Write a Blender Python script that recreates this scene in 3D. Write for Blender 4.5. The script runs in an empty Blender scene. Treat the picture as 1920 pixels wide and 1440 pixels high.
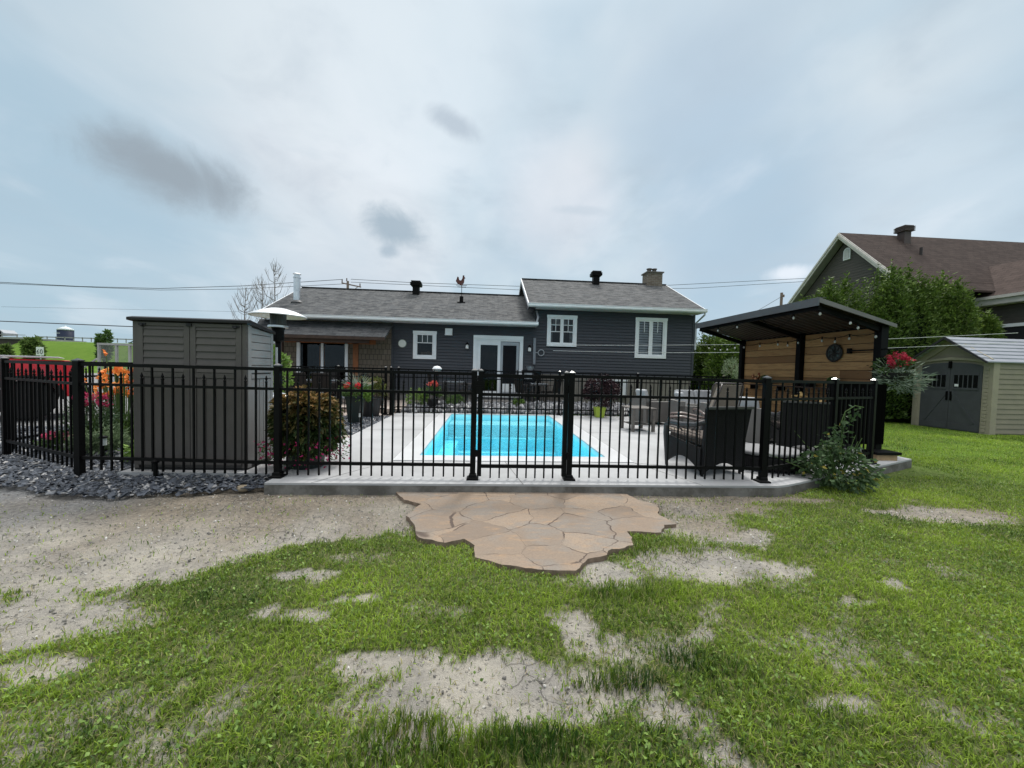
import bpy, math, random
import numpy as np
from math import sin, cos, pi, radians, atan2, sqrt
from mathutils import Matrix, Vector
random.seed(7); RNG = np.random.default_rng(11)
S = bpy.context.scene; COL = S.collection
# ------------------------------------------------------------ camera
EYE = 1.29                                   # eye height over the pool deck (deck top is z = 0)
yaw, pitch, roll = radians(3.97), radians(-2.14), radians(1.45)
fw = Vector((sin(yaw)*cos(pitch), cos(yaw)*cos(pitch), sin(pitch)))
rt = Vector((cos(yaw), -sin(yaw), 0)); up = rt.cross(fw)
r2 = rt*cos(roll)+up*sin(roll); u2 = up*cos(roll)-rt*sin(roll)
cd = bpy.data.cameras.new('camera'); cam = bpy.data.objects.new('camera', cd); COL.objects.link(cam)
cam.matrix_world = Matrix(((r2.x, u2.x, -fw.x, 0), (r2.y, u2.y, -fw.y, 0), (r2.z, u2.z, -fw.z, EYE), (0, 0, 0, 1)))
cd.sensor_width = 36; cd.lens = 721/1920*36; cd.clip_start = .05; cd.clip_end = 5000
S.camera = cam
# ------------------------------------------------------------ light
SUN_EL, SUN_AZ = radians(58), radians(20)    # azimuth from +Y towards +X: the sun stands behind the house, veiled
sl = bpy.data.lights.new('sun', 'SUN'); sl.energy = 1.5; sl.angle = radians(10); sl.color = (1, .96, .9)
so = bpy.data.objects.new('sun', sl); COL.objects.link(so)
sd = Vector((sin(SUN_AZ)*cos(SUN_EL), cos(SUN_AZ)*cos(SUN_EL), sin(SUN_EL)))
so.rotation_euler = sd.to_track_quat('Z', 'Y').to_euler()
S.view_settings.view_transform = 'Standard'; S.view_settings.look = 'None'
S.view_settings.exposure = .62; S.view_settings.gamma = 1
W = bpy.data.worlds.new('World'); S.world = W; W.use_nodes = True

class NT:
    """small helper to write node trees"""
    def __init__(s, nt): s.nt = nt; s.n = nt.nodes; s.l = nt.links
    def a(s, typ, **k):
        o = s.n.new(typ); ins = k.pop('i', {})
        for kk, v in k.items(): setattr(o, kk, v)
        for kk, v in ins.items(): s.set(o, kk, v)
        return o
    def set(s, o, key, v):
        t = o.inputs[key]
        if isinstance(v, bpy.types.NodeSocket): s.l.new(v, t)
        elif isinstance(v, bpy.types.Node): s.l.new(v.outputs[0], t)
        else: t.default_value = v
    def m(s, op, a, b=0., c=0., clamp=False):
        o = s.n.new('ShaderNodeMath'); o.operation = op; o.use_clamp = clamp
        s.set(o, 0, a); s.set(o, 1, b); s.set(o, 2, c); return o.outputs[0]
    def vm(s, op, a, b=(0, 0, 0)):
        o = s.n.new('ShaderNodeVectorMath'); o.operation = op; s.set(o, 0, a); s.set(o, 1, b)
        return o.outputs['Value'] if op in ('DOT_PRODUCT', 'LENGTH', 'DISTANCE') else o.outputs[0]
    def mix(s, f, a, b, blend='MIX'):
        o = s.n.new('ShaderNodeMix'); o.data_type = 'RGBA'; o.blend_type = blend
        s.set(o, 0, f); s.set(o, 6, a); s.set(o, 7, b); return o.outputs[2]
    def noise(s, vec, scale, detail=3, rough=.55, dist=0.):
        o = s.n.new('ShaderNodeTexNoise'); o.inputs['Scale'].default_value = scale
        o.inputs['Detail'].default_value = detail; o.inputs['Roughness'].default_value = rough
        o.inputs['Distortion'].default_value = dist
        if vec is not None: s.l.new(vec, o.inputs['Vector'])
        return o.outputs[0]
    def step(s, v, lo, hi):
        o = s.n.new('ShaderNodeMapRange'); o.interpolation_type = 'SMOOTHSTEP'
        s.set(o, 0, v); s.set(o, 1, lo); s.set(o, 2, hi); return o.outputs[0]

def rgb(c, a=1): return (c[0], c[1], c[2], a)
def world():
    t = NT(W.node_tree); t.n.clear()
    out = t.a('ShaderNodeOutputWorld'); bg = t.a('ShaderNodeBackground'); t.l.new(bg.outputs[0], out.inputs[0])
    sky = t.a('ShaderNodeTexSky', sky_type='NISHITA', sun_disc=False, sun_elevation=SUN_EL, sun_rotation=SUN_AZ)
    d = t.a('ShaderNodeTexCoord').outputs['Generated']
    sep = t.a('ShaderNodeSeparateXYZ', i={0: d})
    z = t.m('MAXIMUM', sep.outputs[2], 0.)
    k = t.m('ADD', z, .22)
    px = t.m('DIVIDE', sep.outputs[0], k); py = t.m('DIVIDE', sep.outputs[1], k)
    pl = t.a('ShaderNodeCombineXYZ', i={0: px, 1: py, 2: 0.}).outputs[0]
    rot = t.a('ShaderNodeMapping', i={0: pl, 'Rotation': (0, 0, .6), 'Scale': (1, .55, 1)}).outputs[0]
    n1 = t.noise(rot, 1.1, 4, .5, .35); n2 = t.noise(pl, 2.6, 5, .55, .3); n3 = t.noise(rot, .55, 2, .5)
    # veil of cloud: pale warm white, cool grey and blue-grey areas
    blue = (3.1, 4.05, 4.75, 1); pale = (4.6, 5.15, 5.45, 1); grey = (3.15, 3.8, 4.3, 1); warm = (5.5, 5.4, 5.6, 1)
    c = t.mix(t.step(n1, .36, .64), blue, pale)
    c = t.mix(t.m('MULTIPLY', t.step(n2, .48, .72), .75), c, grey)
    c = t.mix(t.m('MULTIPLY', t.step(n3, .46, .66), .6), c, warm)
    # horizon: cooler and bluer
    hz = t.m('SUBTRACT', 1., t.step(z, .0, .34))
    c = t.mix(t.m('MULTIPLY', hz, .78), c, (2.65, 3.75, 4.55, 1))
    # left side is duller, the centre carries a bright patch
    for (dx, dy, dz), rad, col, amt in [((.16, .90, .40), .20, (5.7, 5.5, 5.65, 1), .45), ((-.15, .80, .58), .42, (5.2, 5.75, 6.1, 1), .6),
                                        ((.50, .79, .33), .30, (2.7, 3.7, 4.55, 1), .7), ((.40, .75, .53), .24, (3.1, 3.95, 4.75, 1), .65),
                                        ((-.70, .66, .25), .42, (2.75, 3.75, 4.45, 1), .65), ((.72, .60, .30), .2, (4.8, 5.4, 5.8, 1), .5)]:
        dist = t.vm('DISTANCE', t.vm('NORMALIZE', d), (dx, dy, dz))
        dist = t.m('ADD', dist, t.m('MULTIPLY', t.m('SUBTRACT', n2, .5), rad*.7))
        f = t.m('SUBTRACT', 1., t.step(dist, rad*.25, rad))
        c = t.mix(t.m('MULTIPLY', f, amt), c, col)
    # wisps and layered streaks
    st = t.a('ShaderNodeMapping', i={0: pl, 'Rotation': (0, 0, -.9), 'Scale': (1.15, .8, 1)}).outputs[0]
    wsp = t.noise(st, 1.7, 5, .52, .4); w2 = t.noise(pl, 5., 5, .55, .3)
    c = t.mix(t.m('MULTIPLY', t.step(wsp, .48, .74), .30), c, (3.0, 3.7, 4.35, 1))
    c = t.mix(t.m('MULTIPLY', t.step(wsp, .50, .26), .30), c, (6.2, 6.4, 6.7, 1))
    c = t.mix(t.m('MULTIPLY', t.step(w2, .52, .74), .22), c, (3.1, 3.8, 4.4, 1))
    # small dark low clouds, elongated
    def scud(cx, cy, cz, rx, rz, tilt, col, amt, ns, c):
        ax = Vector((cy, -cx, 0)).normalized(); ce = Vector((cx, cy, cz)).normalized(); uu = ax.cross(ce)
        a1 = ax*cos(tilt)+uu*sin(tilt); a2 = uu*cos(tilt)-ax*sin(tilt)
        dn = t.vm('SUBTRACT', t.vm('NORMALIZE', d), tuple(ce))
        w = t.noise(t.vm('NORMALIZE', d), ns, 7, .66, .4)
        e1 = t.m('DIVIDE', t.vm('DOT_PRODUCT', dn, tuple(a1)), rx); e2 = t.m('DIVIDE', t.vm('DOT_PRODUCT', dn, tuple(a2)), rz)
        r = t.m('SQRT', t.m('ADD', t.m('MULTIPLY', e1, e1), t.m('MULTIPLY', e2, e2)))
        r = t.m('ADD', r, t.m('MULTIPLY', t.m('SUBTRACT', w, .5), 1.25))
        f = t.m('MULTIPLY', t.m('SUBTRACT', 1., t.step(r, .25, 1.10)), amt)
        return t.mix(f, c, col)
    c = scud(-.568, .752, .336, .150, .070, -.12, (2.05, 2.35, 2.6, 1), .85, 8, c)
    c = scud(-.215, .925, .322, .100, .050, -.25, (2.2, 2.85, 3.35, 1), .8, 10, c)
    c = scud(-.235, .935, .272, .032, .020, 0, (2.3, 2.95, 3.5, 1), .65, 12, c)
    c = scud(-.075, .85, .52, .075, .03, -.35, (2.9, 3.4, 3.9, 1), .7, 9, c)
    c = scud(.215, .90, .375, .075, .014, -.1, (3.5, 4.1, 4.6, 1), .5, 9, c)
    c = scud(.617, .757, .212, .05, .022, 0, (5.9, 6.2, 6.6, 1), .8, 10, c)
    # the veil is brighter overhead, towards the veiled sun
    top = t.step(z, .66, .95)
    c = t.mix(top, c, (21, 20.5, 20, 1))
    c = t.mix(t.step(sep.outputs[2], -.02, -.12), c, (1.5, 1.6, 1.4, 1))
    c = t.mix(.94, sky.outputs[0], c)
    t.l.new(c, bg.inputs[0]); bg.inputs[1].default_value = .1
world()

# ------------------------------------------------------------ materials
MATS = {}
def mat(name, col, rough=.6, spec=.35, var=.10, scale=4., bump=0., bscale=30., metal=0., fn=None, trans=0., coat=0.):
    if name in MATS: return MATS[name]
    m = bpy.data.materials.new(name); m.use_nodes = True; t = NT(m.node_tree); t.n.clear()
    out = t.a('ShaderNodeOutputMaterial'); p = t.a('ShaderNodeBsdfPrincipled'); t.l.new(p.outputs[0], out.inputs[0])
    p.inputs['Roughness'].default_value = rough; p.inputs['Metallic'].default_value = metal
    p.inputs['Specular IOR Level'].default_value = spec; p.inputs['Coat Weight'].default_value = coat
    co = t.a('ShaderNodeTexCoord').outputs['Object']
    if fn: fn(t, p, co, out)
    else:
        n = t.noise(co, scale, 4, .6)
        lo = tuple(x*(1-var) for x in col)+(1,); hi = tuple(min(1, x*(1+var)) for x in col)+(1,)
        t.l.new(t.mix(t.step(n, .3, .7), lo, hi), p.inputs['Base Color'])
        t.set(p, 'Roughness', t.m('ADD', t.m('MULTIPLY', n, .2), rough-.1, clamp=True))
    if bump:
        b = t.a('ShaderNodeBump', i={'Strength': bump, 'Distance': .01, 'Height': t.noise(co, bscale, 4, .6)})
        t.l.new(b.outputs[0], p.inputs['Normal'])
    if trans:
        tr = t.a('ShaderNodeBsdfTranslucent'); ms = t.a('ShaderNodeMixShader', i={0: trans, 1: p.outputs[0], 2: tr.outputs[0]})
        src = p.inputs['Base Color'].links
        if src: t.l.new(src[0].from_socket, tr.inputs[0])
        t.l.new(ms.outputs[0], out.inputs[0])
    MATS[name] = m; return m
def leafmat(name, c0, c1, c2=None, rough=.55, trans=.25):
    def fn(t, p, co, out):
        v = t.a('ShaderNodeAttribute', attribute_name='v').outputs['Fac']
        c = t.mix(v, rgb(c0), rgb(c1))
        if c2: c = t.mix(t.step(v, .78, .98), c, rgb(c2))
        t.l.new(c, p.inputs['Base Color'])
    return mat(name, c0, rough, .3, fn=fn, trans=trans)

# ------------------------------------------------------------ mesh helpers
class MB:
    def __init__(s): s.v = []; s.f = []; s.val = []
    def add(s, vs, fs, val=None):
        b = len(s.v); s.v += [tuple(x) for x in vs]; s.f += [tuple(i+b for i in f) for f in fs]
        s.val += [random.random() if val is None else val]*len(vs); return s
    def box(s, x0, x1, y0, y1, z0, z1, val=None):
        v = [(x, y, z) for z in (z0, z1) for x, y in ((x0, y0), (x1, y0), (x1, y1), (x0, y1))]
        return s.add(v, [(3, 2, 1, 0), (4, 5, 6, 7), (0, 1, 5, 4), (1, 2, 6, 5), (2, 3, 7, 6), (3, 0, 4, 7)], val)
    def prism(s, poly, z0, z1, val=None):
        n = len(poly); v = [(x, y, z0) for x, y in poly]+[(x, y, z1) for x, y in poly]
        return s.add(v, [tuple(range(n-1, -1, -1)), tuple(range(n, 2*n))]+[(i, (i+1) % n, n+(i+1) % n, n+i) for i in range(n)], val)
    def prismy(s, poly, y0, y1, val=None):     # polygon in x,z pushed along y
        n = len(poly); v = [(x, y0, z) for x, z in poly]+[(x, y1, z) for x, z in poly]
        return s.add(v, [tuple(range(n)), tuple(range(2*n-1, n-1, -1))]+[((i+1) % n, i, n+i, n+(i+1) % n) for i in range(n)], val)
    def prismx(s, poly, x0, x1, val=None):     # polygon in y,z pushed along x
        n = len(poly); v = [(x0, y, z) for y, z in poly]+[(x1, y, z) for y, z in poly]
        return s.add(v, [tuple(range(n-1, -1, -1)), tuple(range(n, 2*n))]+[(i, (i+1) % n, n+(i+1) % n, n+i) for i in range(n)], val)
    def bar(s, p, q, w, h=None, upv=(0, 0, 1), val=None):
        h = h or w; p = Vector(p); q = Vector(q); d = (q-p).normalized(); u = Vector(upv)
        if abs(d.dot(u)) > .99: u = Vector((0, 1, 0))
        a = d.cross(u).normalized()*w/2; b = a.cross(d).normalized()*h/2
        v = [p-a-b, p+a-b, p+a+b, p-a+b, q-a-b, q+a-b, q+a+b, q-a+b]
        return s.add(v, [(0, 1, 2, 3), (7, 6, 5, 4), (0, 4, 5, 1), (1, 5, 6, 2), (2, 6, 7, 3), (3, 7, 4, 0)], val)
    def tube(s, pts, r, n=8, val=None, flat=1.):
        P = [Vector(p) for p in pts]; m = len(P); rr = r if isinstance(r, (list, tuple)) else [r]*m
        vs = []; fs = []; a = None
        for i, p in enumerate(P):
            d = (P[min(i+1, m-1)]-P[max(i-1, 0)]).normalized()
            if a is None: a = d.orthogonal().normalized()
            a = (a-d*a.dot(d)).normalized(); b = d.cross(a)
            vs += [p+(a*cos(2*pi*k/n)+b*sin(2*pi*k/n)*flat)*rr[i] for k in range(n)]
        for i in range(m-1):
            for k in range(n): fs.append((i*n+k, i*n+(k+1) % n, (i+1)*n+(k+1) % n, (i+1)*n+k))
        fs += [tuple(range(n-1, -1, -1)), tuple(range((m-1)*n, m*n))]
        return s.add(vs, fs, val)
    def lathe(s, prof, c=(0, 0, 0), n=20, val=None, sx=1., sy=1.):
        m = len(prof); vs = []; fs = []
        for r, z in prof: vs += [(c[0]+r*cos(2*pi*k/n)*sx, c[1]+r*sin(2*pi*k/n)*sy, c[2]+z) for k in range(n)]
        for i in range(m-1):
            for k in range(n): fs.append((i*n+k, i*n+(k+1) % n, (i+1)*n+(k+1) % n, (i+1)*n+k))
        if prof[0][0] > .0005: fs.append(tuple(range(n-1, -1, -1)))
        if prof[-1][0] > .0005: fs.append(tuple(range((m-1)*n, m*n)))
        return s.add(vs, fs, val)
    def ball(s, c, r, n=12, m=8, sc=(1, 1, 1), val=None):
        pr = [(max(.0002, r*sin(pi*i/m)), -r*cos(pi*i/m)*sc[2]) for i in range(m+1)]
        return s.lathe(pr, c, n, val, sc[0], sc[1])
    def rot(s, ang, c=(0, 0)):
        ca, sa = cos(ang), sin(ang)
        s.v = [(c[0]+(x-c[0])*ca-(y-c[1])*sa, c[1]+(x-c[0])*sa+(y-c[1])*ca, z) for x, y, z in s.v]; return s
    def build(s, name, m, parent=None, smooth=False, w=False, bevel=0., **tags):
        off = Vector((0, 0, 0))
        if parent is not None and w:
            r = parent
            while r.parent: r = r.parent
            off = Vector(r.location)
        me = bpy.data.meshes.new(name); me.from_pydata([(x-off.x, y-off.y, z-off.z) for x, y, z in s.v], [], s.f)
        me.materials.append(m); at = me.attributes.new('v', 'FLOAT', 'POINT'); at.data.foreach_set('value', s.val)
        if smooth: me.polygons.foreach_set('use_smooth', [True]*len(me.polygons))
        me.update(); o = bpy.data.objects.new(name, me); COL.objects.link(o)
        if parent is not None: o.parent = parent
        if bevel:
            b = o.modifiers.new('bevel', 'BEVEL'); b.width = bevel; b.segments = 2; b.limit_method = 'ANGLE'
        for k, v in tags.items(): o[k] = v
        return o
def thing(name, label, cat, loc=(0, 0, 0), rz=0., group=None):
    o = bpy.data.objects.new(name, None); COL.objects.link(o); o.empty_display_size = .1
    o.location = loc; o.rotation_euler = (0, 0, rz); o['label'] = label; o['category'] = cat
    if group: o['group'] = group
    return o
def copy_thing(root, loc, rz=None, label=None, group=None):
    def cp(o, par):
        c = o.copy(); COL.objects.link(c)
        if par is not None: c.parent = par
        for ch in list(o.children): cp(ch, c)
        return c
    r = cp(root, None); r.location = loc
    if rz is not None: r.rotation_euler = (0, 0, rz)
    if label: r['label'] = label
    if group: r['group'] = group
    return r
def npmesh(name, V, F, m, parent=None, attrs=None, smooth=False, **tags):
    me = bpy.data.meshes.new(name); nv = len(V); nf = len(F); k = F.shape[1]
    me.vertices.add(nv); me.vertices.foreach_set('co', np.asarray(V, np.float32).ravel())
    me.loops.add(nf*k); me.loops.foreach_set('vertex_index', np.asarray(F, np.int32).ravel())
    me.polygons.add(nf); me.polygons.foreach_set('loop_start', np.arange(0, nf*k, k, dtype=np.int32))
    for a, val in (attrs or {}).items():
        at = me.attributes.new(a, 'FLOAT', 'POINT'); at.data.foreach_set('value', np.asarray(val, np.float32))
    if smooth: me.polygons.foreach_set('use_smooth', np.ones(nf, bool))
    me.materials.append(m); me.update(calc_edges=True)
    o = bpy.data.objects.new(name, me); COL.objects.link(o)
    if parent is not None: o.parent = parent
    for kk, v in tags.items(): o[kk] = v
    return o
def unit(a): return a/np.maximum(np.linalg.norm(a, axis=-1, keepdims=True), 1e-6)
def leaves(name, P, D, L, Wd, val, m, parent=None, fold=.25, droop=0., **tags):
    """leaf-shaped faces: P base points, D directions, L lengths, Wd widths"""
    n = len(P); L = np.broadcast_to(L, (n,))[:, None]; Wd = np.broadcast_to(Wd, (n,))[:, None]
    D = unit(D); R = unit(np.cross(D, RNG.normal(size=(n, 3)))); N = np.cross(R, D)
    mid = P+D*L*.45; tip = P+D*L-np.array([0, 0, 1.])*L*droop
    a = mid+R*Wd*.5+N*Wd*fold; b = mid-R*Wd*.5+N*Wd*fold
    V = np.stack([P, a, tip, b], 1).reshape(-1, 3); i = np.arange(n)[:, None]*4
    F = np.concatenate([i+np.array([[0, 1, 2]]), i+np.array([[0, 2, 3]])], 0)
    return npmesh(name, V, F, m, parent, {'v': np.repeat(val, 4)}, **tags)
def lobes(c, R, n, nl, lr, seed, lower=-.3, outer=.9):
    """leaf base points and directions over a crown made of lobes: c centre, R radii"""
    g = np.random.default_rng(seed); c = np.array(c, float); R = np.array(R, float)
    d = unit(g.normal(size=(nl*3, 3))); d = d[d[:, 2] > lower][:nl]
    rad = outer*(.55+.45*g.random((len(d), 1))**.5); lc = d*rad*R
    k = g.integers(0, len(d), n); q = unit(g.normal(size=(n, 3)))
    rr = lr*(.6+.8*g.random(len(d)))[k][:, None]*(.55+.5*g.random((n, 1)))
    P = lc[k]+q*rr*R/R.max(); D = unit(q*.8+unit(lc[k]/R)*.7+g.normal(size=(n, 3))*.5)
    tone = (g.random(len(d))*.55)[k]+g.random(n)*.45
    return P+c, D, tone
def vnoise(x, y, s, seed=0):
    x = np.asarray(x)*s+seed*17.3; y = np.asarray(y)*s+seed*5.1
    xi = np.floor(x).astype(np.int64); yi = np.floor(y).astype(np.int64); fx = x-xi; fy = y-yi
    def h(a, b):
        v = np.sin(a*127.1+b*311.7+seed*74.7)*43758.5453; return v-np.floor(v)
    fx = fx*fx*(3-2*fx); fy = fy*fy*(3-2*fy)
    return (h(xi, yi)*(1-fx)+h(xi+1, yi)*fx)*(1-fy)+(h(xi, yi+1)*(1-fx)+h(xi+1, yi+1)*fx)*fy
def fbm(x, y, s, o=4, seed=0):
    r = 0; a = .5; t = 0
    for k in range(o): r = r+a*vnoise(x, y, s*2**k, seed+k); t += a; a *= .5
    return r/t
def sstep(a, b, x): t = np.clip((x-a)/(b-a), 0, 1); return t*t*(3-2*t)
# ------------------------------------------------------------ shared materials
BLACK = mat('black powder coated metal', (.0025, .0025, .0028), .5, .12, .15, 8)
BLACKSHINY = mat('black cap metal', (.03, .03, .03), .16, 1., .1, 8)
WHITE = mat('white trim', (.74, .76, .78), .45, .4, .04, 3)
GALV = mat('bright flue steel', (.62, .64, .66), .3, .6, .1, 6, metal=.85)
DKGREY = mat('dark grey plastic', (.085, .085, .088), .5, .4, .08, 6, bump=.15, bscale=120)
DARKWOOD = mat('dark stained timber', (.05, .03, .022), .6, .3, .25, 6)
CEDAR = mat('cedar post', (.24, .09, .035), .6, .3, .2, 6)
def _deck(t, p, co, out):
    n = t.noise(co, .9, 5, .6); n2 = t.noise(co, 7, 4, .65); n3 = t.noise(co, 220, 2, .6)
    c = t.mix(t.step(n, .3, .7), (.325, .33, .335, 1), (.40, .408, .415, 1))
    c = t.mix(t.m('MULTIPLY', t.step(n2, .55, .8), .35), c, (.30, .295, .28, 1))
    t.l.new(c, p.inputs['Base Color'])
    b = t.a('ShaderNodeBump', i={'Strength': .25, 'Distance': .004, 'Height': n3}); t.l.new(b.outputs[0], p.inputs['Normal'])
DECK = mat('brushed pale concrete', (.6, .6, .6), .8, .25, fn=_deck)
def _slabside(t, p, co, out):
    n = t.noise(co, 3, 6, .7); c = t.mix(t.step(n, .35, .65), (.19, .185, .172, 1), (.095, .09, .08, 1)); t.l.new(c, p.inputs['Base Color'])
SLABSIDE = mat('cast concrete edge', (.3, .3, .3), .85, .2, fn=_slabside, bump=.5, bscale=25)
def _siding(c0, c1):
    def fn(t, p, co, out):
        mp = t.a('ShaderNodeMapping', i={0: co, 'Scale': (1.2, 1.2, 14)}).outputs[0]
        n = t.noise(mp, 1.2, 4, .6); c = t.mix(t.step(n, .25, .75), rgb(c0), rgb(c1)); t.l.new(c, p.inputs['Base Color'])
        b = t.a('ShaderNodeBump', i={'Strength': .15, 'Distance': .004, 'Height': t.noise(mp, 60, 2)}); t.l.new(b.outputs[0], p.inputs['Normal'])
    return fn
SIDING = mat('slate blue vinyl siding', (.04, .045, .06), .5, .35, fn=_siding((.035, .039, .048), (.046, .051, .061)))
TAUPE = mat('taupe siding', (.1, .09, .08), .6, .3, fn=_siding((.062, .056, .048), (.085, .076, .066)))
def _shingles(c0, c1, c2, s=1.0, axis='xy'):
    def fn(t, p, co, out):
        sx = t.a('ShaderNodeSeparateXYZ', i={0: co}); X = sx.outputs[0]; Y = sx.outputs[1]
        if axis == 'yx': X, Y = Y, X
        v = t.a('ShaderNodeCombineXYZ', i={0: X, 1: t.m('MULTIPLY', Y, 1.13), 2: 0.}).outputs[0]
        br = t.a('ShaderNodeTexBrick', offset=.5, i={'Vector': v, 'Color1': rgb(c0), 'Color2': rgb(c1), 'Mortar': rgb([x*.45 for x in c0]),
            'Scale': 1., 'Mortar Size': .006, 'Brick Width': .30*s, 'Row Height': .14*s, 'Bias': -.1})
        n = t.noise(v, 2.2, 4, .7); n2 = t.noise(t.a('ShaderNodeMapping', i={0: v, 'Scale': (.6, 1.3, 1)}).outputs[0], 5.5, 4, .75)
        c = t.mix(t.m('MULTIPLY', t.step(n2, .45, .6), .75), br.outputs[0], rgb(c2))
        c = t.mix(t.m('MULTIPLY', t.step(n, .35, .75), .35), c, rgb([x*.7 for x in c0]))
        t.l.new(c, p.inputs['Base Color'])
        b = t.a('ShaderNodeBump', i={'Strength': .6, 'Distance': .012, 'Height': br.outputs['Fac']}); b.invert = True; t.l.new(b.outputs[0], p.inputs['Normal'])
    return fn
ROOF = mat('grey asphalt shingles', (.1, .1, .1), .85, .2, fn=_shingles((.040, .044, .048), (.104, .110, .115), (.138, .138, .136)))
ROOFDK = mat('charcoal asphalt shingles', (.1, .1, .1), .85, .2, fn=_shingles((.045, .048, .052), (.095, .10, .105), (.12, .12, .12)))
ROOFBR = mat('brown asphalt shingles', (.1, .08, .07), .9, .12, fn=_shingles((.048, .036, .032), (.074, .056, .049), (.062, .047, .042)))
def _cedshingle(t, p, co, out):
    sx = t.a('ShaderNodeSeparateXYZ', i={0: co}); v = t.a('ShaderNodeCombineXYZ', i={0: sx.outputs[0], 1: sx.outputs[2], 2: 0.}).outputs[0]
    br = t.a('ShaderNodeTexBrick', offset=.4, i={'Vector': v, 'Color1': (.125, .105, .08, 1), 'Color2': (.16, .135, .105, 1), 'Mortar': (.05, .042, .034, 1),
        'Scale': 1., 'Mortar Size': .007, 'Brick Width': .14, 'Row Height': .19})
    t.l.new(br.outputs[0], p.inputs['Base Color'])
    b = t.a('ShaderNodeBump', i={'Strength': .7, 'Distance': .015, 'Height': br.outputs['Fac']}); b.invert = True; t.l.new(b.outputs[0], p.inputs['Normal'])
CEDSH = mat('taupe wall shingles', (.1, .1, .1), .8, .2, fn=_cedshingle)
def _glass(t, p, co, out):
    g = t.a('ShaderNodeBsdfGlossy', i={'Roughness': .02, 'Color': (.9, .95, 1, 1)}); tr = t.a('ShaderNodeBsdfTransparent', i={0: (.55, .58, .6, 1)})
    fr = t.a('ShaderNodeFresnel', i={'IOR': 1.5}); f = t.m('ADD', t.m('MULTIPLY', fr.outputs[0], .75), .0, clamp=True)
    ms = t.a('ShaderNodeMixShader', i={0: f, 1: tr.outputs[0], 2: g.outputs[0]}); t.l.new(ms.outputs[0], out.inputs[0])
GLASS = mat('window glass', (.5, .5, .5), .1, fn=_glass)
ROOM = mat('dim room', (.018, .015, .014), .9, .1, .4, 3)
CURTAIN = mat('grey curtain', (.28, .27, .26), .9, .1, .3, 12)
def _brick(t, p, co, out):
    sx = t.a('ShaderNodeSeparateXYZ', i={0: co}); v = t.a('ShaderNodeCombineXYZ', i={0: t.m('ADD', sx.outputs[0], sx.outputs[1]), 1: sx.outputs[2], 2: 0.}).outputs[0]
    br = t.a('ShaderNodeTexBrick', i={'Vector': v, 'Color1': (.12, .095, .075, 1), 'Color2': (.2, .165, .135, 1), 'Mortar': (.25, .24, .22, 1), 'Scale': 1., 'Mortar Size': .006, 'Brick Width': .2, 'Row Height': .075})
    t.l.new(br.outputs[0], p.inputs['Base Color'])
BRICK = mat('brown brick', (.1, .1, .1), .9, .15, fn=_brick)
STEM = mat('brown stem', (.09, .065, .045), .85, .2, .25, 8, bump=.4, bscale=40)
GREENSTEM = mat('green stem', (.07, .12, .035), .7, .2, .2, 10)
LG1 = leafmat('mid green leaves', (.035, .075, .018), (.11, .19, .05))
LG2 = leafmat('bright green leaves', (.09, .17, .03), (.24, .38, .08))
LG3 = leafmat('dark rose leaves', (.025, .055, .02), (.12, .20, .08), (.36, .30, .06))
CEDL = leafmat('cedar foliage', (.022, .05, .010), (.15, .235, .035), (.27, .37, .07), trans=.2)
SILVER = leafmat('silver foliage', (.16, .22, .17), (.38, .45, .36))

# ------------------------------------------------------------ terrain
PATCH = [(0.03, 1.66, .50, .155), (-.45, 1.82, .30, .10), (.52, 1.57, .34, .07), (-.17, 1.60, .34, .12), (.15, 1.74, .3, .08), (1.70, 2.72, .42, .24), (2.08, 2.62, .30, .13),
    (.92, 2.60, .28, .17), (5.0, 3.66, .62, .24), (4.4, 3.75, .3, .1), (.60, 2.05, .10, .15), (.73, 1.84, .15, .06), (.81, 1.47, .13, .06),
    (2.34, 2.21, .10, .06), (-2.4, 2.20, .52, .20), (-2.1, 1.84, .30, .06), (-1.04, 2.24, .16, .07), (-.68, 2.37, .14, .05),
    (-1.15, 2.62, .22, .07), (-2.8, 1.95, .3, .07), (1.15, 1.95, .08, .05), (2.9, 2.4, .12, .06), (1.0, 1.3, .12, .05), (-.3, 1.28, .1, .04),
    (2.2, 3.15, .35, .12), (2.3, 3.85, .75, .20), (3.15, 4.12, .8, .12), (1.95, 3.40, .35, .20), (1.65, 1.5, .1, .05)]
DIRT = [(-9, 1.9), (-4.0, 2.62), (-3.3, 2.6), (-2.75, 2.42), (-2.21, 2.42), (-1.88, 2.58), (-1.61, 2.85), (-1.45, 3.02), (-.91, 3.17), (-.60, 3.32), (-.6, 4.6),
        (-2.2, 4.6), (-6.9, 6.4), (-6.9, 14), (-11, 40), (-40, 60), (-40, 3)]
TUFT = [(-.27, 1.42, .2, .10, 1.), (.21, 1.38, .28, .07, 1.), (.67, 1.66, .24, .06, .7), (1.02, 2.37, .34, .14, .6), (1.35, 3.0, .5, .2, .45), (-.05, 1.34, .5, .05, .8), (1.1, 1.75, .2, .12, .5), (-3.1, 2.35, .3, .1, .5)]
def sdist_poly(px, py, poly):
    inside = np.zeros(px.shape, bool); dm = np.full(px.shape, 1e9); n = len(poly)
    for i in range(n):
        x0, y0 = poly[i]; x1, y1 = poly[(i+1) % n]
        c = ((y0 > py) != (y1 > py)) & (px < (x1-x0)*(py-y0)/((y1-y0) or 1e-9)+x0); inside ^= c
        t = np.clip(((px-x0)*(x1-x0)+(py-y0)*(y1-y0))/((x1-x0)**2+(y1-y0)**2), 0, 1)
        dm = np.minimum(dm, np.hypot(px-x0-t*(x1-x0), py-y0-t*(y1-y0)))
    return np.where(inside, dm, -dm)
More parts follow.
